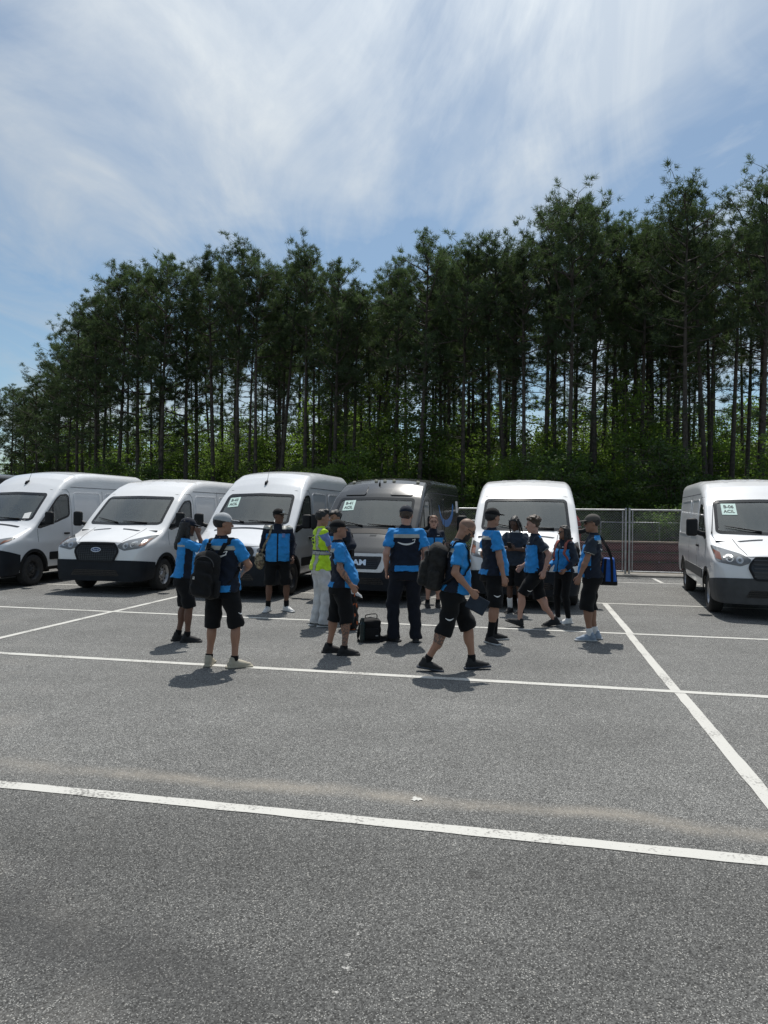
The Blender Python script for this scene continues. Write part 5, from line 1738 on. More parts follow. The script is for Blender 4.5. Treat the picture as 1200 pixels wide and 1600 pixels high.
    lo[2] = shirt_hem * .9 - .12 + min(0, pelvis_dz); hi[2] = nb[2] + .14
    f = Field(lo, hi, .0095)
    f.add(ts, .01)
    slv = {}
    for s in (1, -1):
        a, e, wv = arms[s][:3]
        long_ = sleeve > 1.0
        end = a + (e - a) * min(sleeve, 1.0)
        d = nrmz(e - a)
        if not long_:
            f.add(cone(a + d * .004, end + d * .03, .060 * (.6 + .4 * B), .069 * (.6 + .4 * B)), .035, [(end, d)])
        else:
            f.add(cone(a, e, .066, .056), .045)
            d2 = nrmz(wv - e); end2 = e + (wv - e) * .96
            f.add(cone(e, wv, .055, .043), .02, [(end2, d2)])
    f.cut(tp(0, 0, shirt_hem + .01), Rt @ V3(0, 0, -1))
    f.ripple(.0062, 1.0, ph); f.ripple(.0032, 1.9, ph + 2)
    P, Q = f.mesh()
    C = P[Q].mean(1)
    L = (C - T[:3, 3]) @ T[:3, :3]
    sd = ts[0](C[:, 0], C[:, 1], C[:, 2])
    ax_ = np.zeros(len(C))
    onsl = np.zeros(len(C), bool); tmax = np.zeros(len(C))
    for s in (1, -1):
        a, e = arms[s][0], arms[s][1]
        seg = e - a; tt = ((C - a) @ seg) / (seg @ seg); dd = np.linalg.norm(C - a - np.clip(tt, 0, 1.6)[:, None] * seg, axis=1)
        on_ = (sd > .010) & (tt > .02) & (dd < .105)
        onsl |= on_; tmax = np.where(on_, tt, tmax)
    x, y, z = L[:, 0], L[:, 1], L[:, 2]
    ax_ = np.abs(x)
    idx = np.zeros(len(C), int)
    tm = [C_NAVY, C_BLUE, C_REFL, C_SLATE, C_LIME, C_LBLUE, C_BLACK, C_WHITE]
    if top == 'A':
        back = y < -.005
        idx[:] = 0
        idx[(y > .035 + .0 * z)] = 1
        idx[(ax_ < .012) & (y > .03)] = 0
        idx[z > 1.385] = 1
        idx[back & (z <= 1.392) & (z > 1.345) & ~onsl] = 2
        idx[back & (z < shirt_hem + .085) & (z > shirt_hem + .012) & (ax_ < .155)] = 1
        idx[onsl] = 1
    elif top == 'A1':
        idx[:] = 1
        idx[(np.abs(y - .045) < .055) & (ax_ > .09) & (z < 1.33)] = 0
        idx[(z > 1.345) & (z < 1.375) & (y < -.02)] = 2
        idx[onsl] = 1
    elif top in ('B', 'B3'):
        back = y < -.01
        idx[:] = 0
        idx[(y > .01) & (z < 1.335) & (ax_ < .20)] = 1
        idx[(ax_ < .011) & (y > .02)] = 0
        idx[back & (z > 1.40)] = 1
        idx[back & (z <= 1.402) & (z > 1.352)] = 2
        idx[(y > -.03) & (z > 1.405) & (ax_ > .07)] = 2 if top == 'B3' else 0
        if top == 'B3': idx[(y > .0) & (z < 1.335) & (z > 1.30) & (x < -.05)] = 1
        idx[onsl] = 3 if top == 'B' else 0
        idx[onsl & (z > 1.435)] = 2
        if sleeve < 1: idx[onsl & (tmax > sleeve - .035) & (tmax < sleeve - .008)] = 2
    elif top == 'dark':
        idx[:] = 3; idx[z > 1.478] = 7
    elif top == 'vest':
        idx[:] = 4
        idx[(z > 1.085) & (z < 1.14)] = 2
        idx[(np.abs(ax_ - .115) < .028)] = 2
        idx[(np.abs(ax_ - .115) < .034) & (np.abs(ax_ - .115) >= .030)] = 3
        idx[((np.abs(z - 1.082) < .007) | (np.abs(z - 1.143) < .007))] = 3
        idx[onsl] = 5
    elif top == 'jacket':
        idx[:] = 0; idx[(y > .0) & (z < 1.34) & (ax_ < .13)] = 1
    if top not in ('vest',): idx[(z > 1.468) & ~onsl] = 0 if top != 'dark' else 7
    tobj = put("shirt" if top != 'vest' else "safety_vest", P, Q, tm, idx)
    bvh = BVHTree.FromPolygons([Vector(v) for v in P], [list(q) for q in Q])
    def mark(name, pts, wd, m, origin_dir, lift=.004):
        """printed strip: pts = [(x, z, width)] in the torso frame, thrown on the cloth"""
        o = Rt @ V3(*origin_dir)
        va, fa_ = [], []
        for i, (px_, pz, pw) in enumerate(pts):
            a = np.array(pts[max(0, i - 1)][:2]); b = np.array(pts[min(len(pts) - 1, i + 1)][:2])
            d = nrmz(b - a); nn = np.array([-d[1], d[0]]) * pw
            for sg in (1, -1):
                qx, qz = px_ + nn[0] * sg, pz + nn[1] * sg
                st_ = tp(qx, 0, qz) + o * .6 if abs(origin_dir[1]) > .5 else tp(0, qx, qz) + o * .6
                h = bvh.ray_cast(Vector(st_), Vector(-o))
                va.append(tuple(np.array(h[0]) + o * lift) if h[0] is not None else tuple(st_ - o * .5))
            if i: fa_.append((2 * i - 2, 2 * i - 1, 2 * i + 1, 2 * i))
        put(name, va, fa_, m, None, False, tobj)
    if logo:
        arc = [(-.115 + .22 * k / 14, 1.305 - .042 * math.sin(PI * (.12 + .80 * k / 14)), .002 + .0075 * math.sin(PI * k / 14) + .002) for k in range(15)]
        mark("smile_print", arc, 0, M_LOGO, (0, -1, 0))
        mark("smile_arrow", [(.070, 1.318, .004), (.108, 1.330, .005), (.112, 1.326, .005)], 0, M_LOGO, (0, -1, 0))
        mark("smile_arrow", [(.110, 1.332, .005), (.098, 1.296, .004)], 0, M_LOGO, (0, -1, 0))
    if top == 'B3':
        mark("id_badge", [(-.10, 1.34, .026), (-.10, 1.27, .026)], 0, C_LBLUE, (0, 1, 0), .008)
    if top == 'B' and not logo:
        mark("chest_print", [(-.105, 1.372, .005), (-.055, 1.372, .005)], 0, M_LOGO, (0, 1, 0))
    if top == 'vest':
        for k in range(3):
            mark("vest_print", [(-.05, 1.36 - k * .05, .016), (.02, 1.36 - k * .05, .016)], 0, C_SLATE, (0, -1, 0))
    # ---- bottoms
    lo = np.array([-.35, allp[:, 1].min() - .25, .04]); hi = np.array([.35, allp[:, 1].max() + .25, 1.10])
    lo[0] = min(lo[0], allp[4:8, 0].min() - .2); hi[0] = max(hi[0], allp[4:8, 0].max() + .2)
    f = Field(lo, hi, .0098)
    I4 = np.eye(4); Tp = np.eye(4); Tp[2, 3] = pelvis_dz; Tpi = np.linalg.inv(Tp)
    f.add(stack([(.80, .165 * B, .125 * B, 0), (.88, .174 * B, .131 * B, -.005), (.95, .158 * B, .114 * B + belly * .3, belly * .4), (1.03, .150 * B, .108 * B + belly * .3, belly * .5)], Tp, Tpi), .02)
    for s in (1, -1):
        hp, k, a, yw, fp_ = legs[s]
        d = nrmz(k - hp); d2 = nrmz(a - k)
        if bottoms == 'shorts':
            end = k + (hp - k) * ((hem - .50) / .42) if hem > .50 else k + (a - k) * ((.50 - hem) / .415)
            dd = nrmz(d * .7 + d2 * .3) if hem < .53 else d
            f.add(cone(hp + V3(0, 0, -.02), k, .106 * (.45 + .55 * B), .091 * (.6 + .4 * B)), .02, [(end, dd)])
            f.add(cone(k - d * .05, k + d2 * .12, .091 * (.6 + .4 * B), .091 * (.6 + .4 * B)), .01, [(end, dd)])
        elif bottoms == 'leggings':
            f.add(cone(hp, k, .100 * B, .064), .03); f.add(cone(k, a + V3(0, 0, .03), .062, .046), .02)
            f.add(ell(k * .7 + a * .3 + V3(0, -.012, 0), (.060, .062, .12)), .03)
        else:
            ww = 1.0 if bottoms == 'trousers' else 1.06
            f.add(cone(hp, k, .112 * (.45 + .55 * B), .086 * ww), .03); f.add(cone(k, a - V3(0, 0, .02), .085 * ww, .072 * ww), .03)
            f.add(cone(a + V3(0, .01, .02), a + V3(0, .02, -.035), .074 * ww, .080 * ww), .03)
    f.cut((0, 0, shirt_hem + .045 + pelvis_dz), (0, 0, 1))
    if bottoms in ('trousers', 'joggers'): f.cut((0, 0, .035), (0, 0, -1))
    f.ripple(.0075 if bottoms != 'leggings' else .002, .8, ph + 1.3)
    P, Q = f.mesh()
    bm_ = {'shorts': C_BLACK, 'trousers': C_TROUS, 'joggers': C_LGREY, 'leggings': C_BLACK}[bottoms]
    put({'shorts': "shorts", 'trousers': "trousers", 'joggers': "joggers", 'leggings': "leggings"}[bottoms], P, Q, [bm_])
    if smark:
        bb = BVHTree.FromPolygons([Vector(v) for v in P], [list(q) for q in Q])
        va, fa_ = [], []
        yk = (legs[smark][0][1] * .45 + legs[smark][1][1] * .55)
        for i in range(9):
            u_ = -.045 + .09 * i / 8; zz_ = .635 + pelvis_dz - .018 * math.sin(PI * i / 8)
            for sg in (1, -1):
                h = bb.ray_cast(Vector((smark * .6, yk + u_, zz_ + sg * (.003 + .005 * math.sin(PI * i / 8)))), Vector((-smark, 0, 0)))
                va.append((h[0].x + smark * .004, h[0].y, h[0].z) if h[0] is not None else (smark * .15, yk + u_, zz_))
            if i: fa_.append((2 * i - 2, 2 * i - 1, 2 * i + 1, 2 * i))
        put("shorts_print", va, fa_, [M_LOGO], None, False)
    # ---- shoes and socks
    for s in (1, -1):
        hp, k, a, yw, pt = legs[s]
        Rf = rotz(yw) @ rotx(pt)
        o = a
        def fl(*q): return o + Rf @ V3(*q)
        f = Field(o - .26, o + .30, .0075)
        f.add(cone(fl(0, -.045, -.045), fl(0, .06, -.050), .037, .041), .02)
        f.add(cone(fl(0, .06, -.050), fl(0, .165, -.058), .042, .030), .02)
        f.add(cone(fl(0, -.025, -.03), fl(0, -.012, .022), .044, .043), .02)
        f.add(cone(fl(0, .0, -.015), fl(0, .10, -.045), .040, .036), .02)
        f.add(rbx(fl(0, .055, -.0715), (.043, .155, .0135), .012, Rf), .006)
        f.cut(fl(0, 0, -.0845), Rf @ V3(0, 0, -1))
        f.cut(fl(0, 0, .042), Rf @ V3(0, .1, 1))
        P, Q = f.mesh()
        Lc = (P[Q].mean(1) - o) @ Rf
        ix = (Lc[:, 2] < -.060).astype(int)
        ix[(np.abs(Lc[:, 0]) < .014) & (Lc[:, 1] > .03) & (Lc[:, 1] < .11) & (Lc[:, 2] > -.03)] = 2
        put("shoe", P, Q, [shoe[0] or M_SHOEB, shoe[1] or M_SOLEB, shoe[2] if len(shoe) > 2 else (shoe[0] or M_SHOEB)], ix)
        if sock is not None:
            f = Field(o - .12, o + V3(.12, .12, sockh + .14), .0075)
            u = nrmz(k - a)
            f.add(cone(a, a + u * sockh, .043, .050 if sockh > .12 else .046), .01, [(a + u * sockh, u)])
            P, Q = f.mesh(); put("sock", P, Q, [sock])
    # ---- hair
    hm = hairmat or H_BLACK
    if hair in ('short', 'curly', 'long', 'dreads', 'bun', 'fringe', 'under', 'afro'):
        f = Field(hc - .40, hc + .26, .0085)
        top_r = (.084, .105, .098)
        f.add(ell(hp_(0, -.016, .032), top_r, Rh), .0)
        # clear the face and the neck
        f.cut(hp_(0, .030, .045), Rh @ nrmz(V3(0, .75, -.62)))
        if hair in ('short', 'fringe', 'curly', 'under', 'bun'): f.cut(hp_(0, 0, -.045), Rh @ V3(0, 0, -1))
        if hair == 'fringe':
            f.add(cone(hp_(-.04, .075, .085), hp_(.04, .085, .075), .026, .024), .02); f.add(cone(hp_(0, .05, .10), hp_(.03, .098, .045), .03, .014), .02)
        if hair == 'short': f.add(cone(hp_(-.03, .05, .105), hp_(.03, .05, .105), .034, .034), .03)
        if hair == 'curly':
            rr_ = random.Random(3)
            for q in range(90):
                a_ = rr_.uniform(0, 6.28); b_ = rr_.uniform(.15, 1.35)
                v = V3(math.cos(a_) * math.cos(b_) * .075, math.sin(a_) * math.cos(b_) * .095 - .02, .05 + math.sin(b_) * .075)
                if v[1] > .055 and v[2] < .09: continue
                f.add(ell(hp_(*(v * V3(1.12, 1.10, 1.12))), (.023, .023, .023)), .006)
            for q in range(10): f.add(ell(hp_(rr_.uniform(-.05, .05), -.09 + rr_.uniform(-.02, .02), rr_.uniform(.02, .09)), (.026, .026, .026)), .012)
        if hair == 'bun': f.add(ell(hp_(0, -.115, .03), (.035, .035, .035), Rh), .02)
        if hair == 'long':
            f.add(cone(hp_(-.045, -.05, .02), hp_(-.05, -.075, -.20), .045, .052), .03); f.add(cone(hp_(.045, -.05, .02), hp_(.05, -.075, -.20), .045, .052), .03)
            f.add(cone(hp_(0, -.07, -.02), hp_(0, -.095, -.30), .06, .055), .03)
            for s in (-1, 1):
                f.add(cone(hp_(s * .062, .005, .05), hp_(s * .085, .012, -.10), .026, .030), .02); f.add(cone(hp_(s * .085, .012, -.10), hp_(s * .095, .03, -.27), .030, .022), .02)
        if hair == 'dreads':
            rr_ = random.Random(8)
            for q in range(34):
                a_ = rr_.uniform(PI * .98, PI * 2.02) if q % 3 else rr_.choice([PI * .9, PI * 2.1])
                v = V3(math.cos(a_) * .078, math.sin(a_) * .09 - .005, rr_.uniform(.0, .09))
                e = V3(v[0] * 1.35, v[1] * 1.25, rr_.uniform(-.20, -.08))
                f.add(cone(hp_(*v), hp_(*((v + e) / 2 * V3(1.12, 1.12, 1))), .013, .013), .006); f.add(cone(hp_(*((v + e) / 2 * V3(1.12, 1.12, 1))), hp_(*e), .013, .010), .006)
            f.add(ell(hp_(0, -.06, .09), (.06, .06, .045), Rh), .02)
        f.ripple(.0035, 2.4, ph)
        P, Q = f.mesh(); put("hair", P, Q, [hm])
    # ---- cap
    if cap is not None:
        f = Field(hc - .24, hc + .26, .0075)
        f.add(ell(hp_(0, -.012, .040), (.089, .111, .092), Rh), .0)
        f.cut(hp_(0, 0, .030), Rh @ nrmz(V3(0, -.16, -1)))
        P, Q = f.mesh()
        cobj = put("cap", P, Q, [cap])
        f = Field(hc - .26, hc + .28, .0065)
        Rb = Rh @ rotz(brim_yaw)
        f.add(ell(hc + Rb @ V3(0, .108, .040), (.078, .078, .0085), Rb @ rotx(-.12)), .0)
        f.cut(hc + Rb @ V3(0, .075, 0), Rb @ V3(0, -1, 0))
        P, Q = f.mesh(); put("cap_brim", P, Q, [cap], None, True, cobj)
        if hatmark:
            vv = [hc + Rb @ V3(dx, .1045, .078 + dz) for dx, dz in ((-.020, -.022), (.020, -.022), (.022, .0), (.014, .016), (-.014, .016), (-.022, .0))]
            put("cap_badge", vv, np.array([[0, 1, 2, 3], [0, 3, 4, 5]]), [M_LOGO], None, False, cobj)
    if glasses:
        gl = MB()
        for s in (-1, 1):
            n = 14
            ring_ = [hp_(s * .032 + .0235 * math.cos(2 * PI * q / n), .0985 - .008 * abs(math.cos(2 * PI * q / n)), .004 + .0175 * math.sin(2 * PI * q / n)) * sc for q in range(n + 1)]
            gl.tube([Vector(v) for v in ring_], .0032 * sc, 5, False)
            if glasses == 'dark':
                gl.add([Vector(v) for v in ring_[:-1]], [tuple(range(n)) if s > 0 else tuple(range(n - 1, -1, -1))])
            gl.tube([Vector(hp_(s * .056, .092, .010) * sc), Vector(hp_(s * .076, .04, .012) * sc), Vector(hp_(s * .080, -.02, .008) * sc)], .003 * sc, 5)
        gl.tube([Vector(hp_(-.010, .101, .006) * sc), Vector(hp_(.010, .101, .006) * sc)], .003 * sc, 5)
        gl.build("sunglasses" if glasses == 'dark' else "eyeglasses", M_LENSB, p, True, R(50))
    info = dict(root=p, sc=sc, arms=arms, legs=legs, T=T, tp=tp, hc=hc, loc=loc, rz=rz, bvh=bvh, B=B)
    ALL_PEOPLE.append(info)
    return info

def D(a): return math.radians(a)
P1 = person("woman in navy cap with long black hair raising a hand to her face, left", (-2.66, 9.44), D(-72), 1.64, 1.02, 0.0, 'brown', 'A1', 'shorts', .50, D(4), (D(-5), D(8)), female=True,
    foot_r=((.07, .06, .085), D(-14), 0), foot_l=((-.09, -.06, .085), D(6), 0), hand_r=(.10, .20, 1.52), pole_r=(.3, -.2, -1), hand_l=(-.10, .22, 1.10), pole_l=(-.4, -.6, -.5), curl=(60, 50),
    shoe=(M_SHOEB, M_SOLEB), sock=C_BLACK, sockh=.07, cap=C_NAVY, hair='long', hatmark=True, ph=.3, shirt_hem=.90)
P2 = person("man in grey cap with black backpack and beige shoes, seen from behind", (-1.80, 7.93), D(-14), 1.71, 1.02, .01, 'tan', 'A', 'shorts', .455, 0, (D(-52), 0),
    foot_r=((.165, .0, .085), D(-58), 0), foot_l=((-.165, .02, .085), D(14), 0), hand_r=(.14, .24, 1.07), pole_r=(1, -.5, -.3), hand_l=(-.14, .24, 1.07), pole_l=(-1, -.5, -.3), curl=(50, 50),
    shoe=(M_SHOEBEIGE, M_SHOEBEIGE), sock=C_BLACK, sockh=.055, cap=C_GREYCAP, hair='under', logo=True, ph=.9, smark=1)
P3 = person("man in black cap and dark long sleeves facing the camera before a high-roof van", (-1.84, 12.36), D(186), 1.78, 1.10, .02, 'brown', 'B3', 'shorts', .46, 0, (D(48), D(2)), sleeve=1.2,
    foot_r=((.155, .02, .085), D(-16), 0), foot_l=((-.155, .0, .085), D(38), 0), hand_r=(.30, .05, .90), hand_l=(-.26, .08, .94), shoe=(M_SHOEW, M_SOLEG, M_SOLEG), sock=C_BLACK, sockh=.11, cap=C_BLACK, hair='under', hatmark=True, ph=1.7)
P4 = person("man in yellow hi-vis vest and light grey joggers with folded arms", (-.96, 10.82), D(-68), 1.77, .98, 0, 'tan', 'vest', 'joggers', .46, D(1), (D(-8), D(6)),
    foot_r=((.085, .03, .085), D(-20), 0), foot_l=((-.085, -.05, .085), D(10), 0), hand_r=(-.08, .22, 1.17), pole_r=(.8, -.2, -1), hand_l=(.10, .25, 1.20), pole_l=(-.8, -.2, -1), curl=(50, 50),
    shoe=(M_SHOEB, M_SHOEW, M_SHOEW), hair='short', ph=2.2, shirt_hem=.84)
P5 = person("man with dark fringe in navy jacket behind the two men at the grey van", (-.76, 11.62), D(150), 1.77, 1.0, 0, 'tan', 'jacket', 'trousers', .46, D(2), (D(-20), D(10)), sleeve=1.2,
    hand_r=(.10, .24, 1.12), pole_r=(1, -.3, -.6), hand_l=(-.16, .22, 1.10), pole_l=(-1, -.2, -.6), hair='fringe', ph=3.0)
P6 = person("stocky man in black cap with tattooed arm and leg, hand at his pocket", (-.53, 8.74), D(-80), 1.64, 1.14, .045, 'tan', 'A', 'shorts', .42, D(-2), (D(-4), D(-6)),
    foot_r=((.105, .05, .085), D(-6), 0), foot_l=((-.105, -.13, .085), D(-4), 0), hand_r=(.255, .11, .93), hand_l=(-.25, .12, .93), curl=(60, 50), shoe=(M_SHOEB, M_SOLEB), sock=C_BLACK, sockh=.045, cap=C_BLACK, hair='under',
    tattoo=('arm_r', 'leg_r'), logo=True, ph=.5, shirt_hem=.875)
P7 = person("tall man in navy cap and long dark trousers seen from behind at the centre", (.30, 9.61), D(4), 1.83, 1.10, .01, 'fair', 'A', 'trousers', .46, 0, (D(-14), 0),
    foot_r=((.14, -.02, .085), D(-6), 0), foot_l=((-.14, .02, .085), D(52), 0), hand_r=(.245, .04, .92), hand_l=(-.245, .04, .92), pole_r=(.5, -1, 0), pole_l=(-.5, -1, 0), curl=(45, 45), cap=C_NAVY, hair='under', beard=True, hairmat=H_BROWN, logo=True, ph=1.2, shirt_hem=.905)
P8 = person("woman in eyeglasses and blue-navy polo facing the camera beside the dark van", (.92, 13.16), D(184), 1.69, .98, 0, 'fair', 'B', 'shorts', .47, 0, (D(-4), D(2)), female=True,
    hand_r=(.22, -.05, .95), hand_l=(-.22, -.05, .95), shoe=(M_SHOEB, M_SOLEB), sock=C_BLACK, sockh=.07, hair='bun', hairmat=H_AUBURN, glasses='clear', ph=2.6)
P9 = person("bearded bald man in sunglasses striding right with a backpack and dark folder", (.77, 7.89), D(-91), 1.74, 1.06, .02, 'tan', 'A', 'shorts', .44, D(9), (D(-4), D(30)), pelvis_dz=-.03,
    foot_r=((.06, -.285, .108), D(-4), D(-9)), foot_l=((-.07, .235, .092), D(4), D(5)), hand_r=(.235, .17, .925), pole_r=(.3, -1, 0), hand_l=(-.22, .0, .92), curl=(70, 40),
    shoe=(M_SHOEB, M_SOLEN), sock=C_BLACK, sockh=.075, hair='shaved', beard=True, glasses='dark', tattoo=('leg_r',), extra='small_tattoo', ph=.2, smark=1, shirt_hem=.90)
P10 = person("man in black cap and high black socks turned to the head-on van", (1.48, 9.68), D(-80), 1.81, 1.10, .03, 'tan', 'A', 'shorts', .47, 0, (D(22), 0),
    foot_r=((.12, -.06, .085), D(-75), 0), foot_l=((-.10, .07, .085), D(0), 0), hand_r=(.275, .06, .89), hand_l=(-.26, .08, .92), curl=(30, 30), shoe=(M_SHOEB, M_SOLEG), sock=C_BLACK, sockh=.21, cap=C_BLACK, hair='under', ph=1.9, smark=1, shirt_hem=.875)
P11 = person("person with dreadlocks in dark polo looking down at a phone", (2.33, 12.51), D(148), 1.69, 1.0, 0, 'dark', 'dark', 'shorts', .50, D(2), (D(-6), D(24)),
    hand_r=(.04, .25, 1.20), pole_r=(1, -.2, -.8), hand_l=(-.06, .26, 1.17), pole_l=(-1, -.2, -.8), curl=(60, 60), shoe=(M_SHOEB, M_SOLEB), sock=C_WHITE, sockh=.19, hair='dreads', ph=.7)
P12 = person("curly haired man in navy-sleeved shirt walking left", (2.37, 10.98), D(91), 1.74, 1.04, .01, 'fair', 'B', 'shorts', .50, D(5), (D(0), D(4)), pelvis_dz=-.05,
    foot_r=((.07, -.30, .105), D(2), D(-8)), foot_l=((-.06, .27, .105), D(-2), D(20)), hand_l=(-.255, -.06, .90), hand_r=(.24, .16, .93), curl=(25, 30), shoe=(M_SHOEB, M_SOLEB), hair='curly', hairmat=H_BROWN, ph=2.0, smark=-1, shirt_hem=.90)
P13 = person("woman with long black hair and coral backpack straps, facing left", (2.90, 11.40), D(118), 1.56, .98, 0, 'olive', 'B', 'leggings', .5, 0, (D(-14), D(2)), sleeve=1.2, female=True,
    hand_r=(.16, .20, 1.02), pole_r=(.6, -.8, -.3), hand_l=(-.20, .14, .98), pole_l=(-.6, -.8, -.3), foot_r=((.09, .05, .085), D(0), 0), foot_l=((-.09, -.03, .085), D(0), 0), shoe=(M_SHOEW, M_SHOEW), hair='long', glasses='clear', ph=1.4, shirt_hem=.92)
P14 = person("man in taupe cap and sunglasses with a blue bag on his shoulder", (2.90, 9.86), D(72), 1.74, 1.06, .02, 'olive', 'B', 'shorts', .43, 0, (D(14), D(4)),
    foot_r=((.10, -.05, .085), D(8), 0), foot_l=((-.10, .02, .085), D(14), 0), hand_l=(-.25, .16, .90), hand_r=(.26, .02, .93), curl=(25, 40), shoe=(M_SHOEBLUE, M_SOLEG), sock=C_WHITE, sockh=.10, cap=C_TAUPE, hair='under', glasses='dark', logo=True, ph=.1, shirt_hem=.875)
# ------------------------------------------------------------------ bags and small things
C_NYLON = cloth("black_nylon", (.006, .006, .007), .75)
C_CAMO = mat("dark_camo_nylon", (.011, .011, .0105), .85, noise=.9, nscale=18, bump=.5, bscale=60)
C_PATT = mat("patterned_canvas", (.20, .165, .11), .8, noise=1.0, nscale=26, bump=.3)
C_TEAL = mat("teal_bottle", (.006, .020, .022), .25, noise=.1)
M_TAGW = mat("white_tag", (.7, .7, .68), .6)

def ribbon(mb, pts, wd, th, wdir):
    pts = [np.asarray(p, float) for p in pts]
    wdir = nrmz(wdir); vs_, fs = [], []
    for i, p in enumerate(pts):
        t = nrmz(pts[min(i + 1, len(pts) - 1)] - pts[max(i - 1, 0)])
        w_ = nrmz(wdir - t * (wdir @ t)); n_ = np.cross(t, w_)
        for a, b in ((1, 1), (-1, 1), (-1, -1), (1, -1)): vs_.append(p + w_ * wd / 2 * a + n_ * th / 2 * b)
        if i:
            o = 4 * i
            for k in range(4): fs.append((o - 4 + k, o - 4 + (k + 1) % 4, o + (k + 1) % 4, o + k))
    fs += [(3, 2, 1, 0), tuple(4 * (len(pts) - 1) + k for k in range(4))]
    mb.add([Vector(v) for v in vs_], fs)

def curve(pts, n=5):
    """Catmull-Rom through the points"""
    P = [np.asarray(p, float) for p in pts]; out = []
    for i in range(len(P) - 1):
        a, b, c, d = P[max(0, i - 1)], P[i], P[i + 1], P[min(len(P) - 1, i + 2)]
        for k in range(n):
            t = k / n
            out.append(.5 * (2 * b + (c - a) * t + (2 * a - 5 * b + 4 * c - d) * t * t + (3 * b - a - 3 * c + d) * t ** 3))
    out.append(P[-1]); return out

def worn(info, name, anchor, label, cat, group=None):
    """an Empty at a spot in the wearer's own frame; returns it and a function into its local metres"""
    sc = info['sc']; a = np.asarray(anchor, float) * sc
    c, s = math.cos(info['rz']), math.sin(info['rz'])
    o = empty(name, (info['loc'][0] + a[0] * c - a[1] * s, info['loc'][1] + a[0] * s + a[1] * c, a[2]), info['rz'])
    tag(o, label, cat, group)
    return o, (lambda p: np.asarray(p, float) * sc - a), sc

def backpack(info, ox, zc, hs, label, m_main, m_strap, dy=0.0, tag_=False, roll=0.0, straps=(1, -1)):
    tp = info['tp']
    anchor = tp(ox, -.24, zc - hs[2])
    o, loc_, sc = worn(info, "backpack", anchor, label, "backpack", "bags of the crew")
    Rt = info['T'][:3, :3] @ roty(roll)
    c = tp(ox, -.125 - hs[1] + dy, zc)
    f = Field(c - .46, c + .46, .0105)
    f.add(rbx(c, hs, .075, Rt), 0)
    f.add(ell(c + Rt @ V3(0, -.01, hs[2] * .75), (hs[0] * .92, hs[1] * .9, .10), Rt), .04)
    f.ripple(.006, .9, ox + 1)
    P, Q = f.mesh()
    link("main_pocket", mesh_np("main_pocket", loc_(P * sc) if False else P * sc - np.asarray(anchor) * sc, Q, [m_main], None, True), o)
    f = Field(c - .46, c + .46, .0105)
    f.add(rbx(c + Rt @ V3(0, -hs[1] - .015, -hs[2] * .32), (hs[0] * .80, .055, hs[2] * .55), .045, Rt), 0)
    f.add(rbx(c + Rt @ V3(0, -hs[1] + .0, hs[2] * .45), (hs[0] * .70, .035, hs[2] * .28), .03, Rt), .02)
    f.ripple(.006, 1.2, ox)
    P, Q = f.mesh()
    link("front_pocket", mesh_np("front_pocket", P * sc - np.asarray(anchor) * sc, Q, [m_main], None, True), o)
    for sd in (-1, 1):
        f = Field(c - .46, c + .46, .0105)
        f.add(rbx(c + Rt @ V3(sd * hs[0], -.01, -hs[2] * .5), (.028, hs[1] * .6, hs[2] * .4), .025, Rt), 0)
        P, Q = f.mesh()
        link("side_pocket", mesh_np("side_pocket", P * sc - np.asarray(anchor) * sc, Q, [m_main], None, True), o)
    sh = info['B'] * .02
    for s in straps:
        mb = MB()
        path = [c + Rt @ V3(s * .07, hs[1] + .005, hs[2] * .85), tp(s * .105, -.105, 1.44), tp(s * .118, -.03, 1.487), tp(s * .122, .055, 1.452), tp(s * .128, .118 + sh, 1.36), tp(s * .135, .148 + sh, 1.25), tp(s * .150 + s * sh, .085, 1.15), tp(s * .165 + s * sh, -.03, 1.08), c + Rt @ V3(s * hs[0] * .8, hs[1] * .6, -hs[2] * .75)]
        Ti_ = np.linalg.inv(info['T']); sm = []
        for q in curve(path, 6):
            lq = Ti_[:3, :3] @ q + Ti_[:3, 3]
            if lq[2] > 1.43 and -.10 < lq[1] < .06: src, dr = tp(lq[0], lq[1], 1.75), info['T'][:3, :3] @ V3(0, 0, -1)
            elif lq[1] > .03: src, dr = tp(lq[0], .6, lq[2]), info['T'][:3, :3] @ V3(0, -1, 0)
            else: sm.append(q); continue
            h_ = info['bvh'].ray_cast(Vector(src), Vector(dr))
            sm.append(np.array(h_[0]) - dr * .012 if h_[0] is not None else q)
        sm = [sm[0]] + [(sm[k - 1] + sm[k] * 2 + sm[k + 1]) / 4 for k in range(1, len(sm) - 1)] + [sm[-1]]
        ribbon(mb, [(np.asarray(q)) * sc - np.asarray(anchor) * sc for q in sm], .046, .013, info['T'][:3, :3] @ V3(1, 0, 0))
        mb.build("strap", m_strap, o, True, R(50))
    hb = MB(); hp0 = c + Rt @ V3(0, hs[1] * .4, hs[2] + .01)
    hb.tube([Vector((hp0 + Rt @ V3(.05 * math.cos(a), 0, .055 * math.sin(a))) * sc - np.asarray(anchor) * sc) for a in np.linspace(-.2, PI + .2, 11)], .010, 6)
    hb.build("carry_loop", m_strap, o, True)
    if tag_:
        mb = MB(); q = c + Rt @ V3(-.07, -hs[1] - .074, -hs[2] * .05)
        mb.rbox(Vector(q * sc - np.asarray(anchor) * sc), (.024, .006, .03), .002, 1); mb.build("pack_tag", M_TAGW, o)
    zb = MB()
    zb.tube([Vector((c + Rt @ V3(hs[0] * .82 * math.cos(a), -hs[1] - .004 - .0 * a, hs[2] * .50 + hs[2] * .42 * math.sin(a))) * sc - np.asarray(anchor) * sc) for a in np.linspace(0, PI, 13)], .006, 5)
    zb.build("zip", M_SEAM, o, True)
    return o

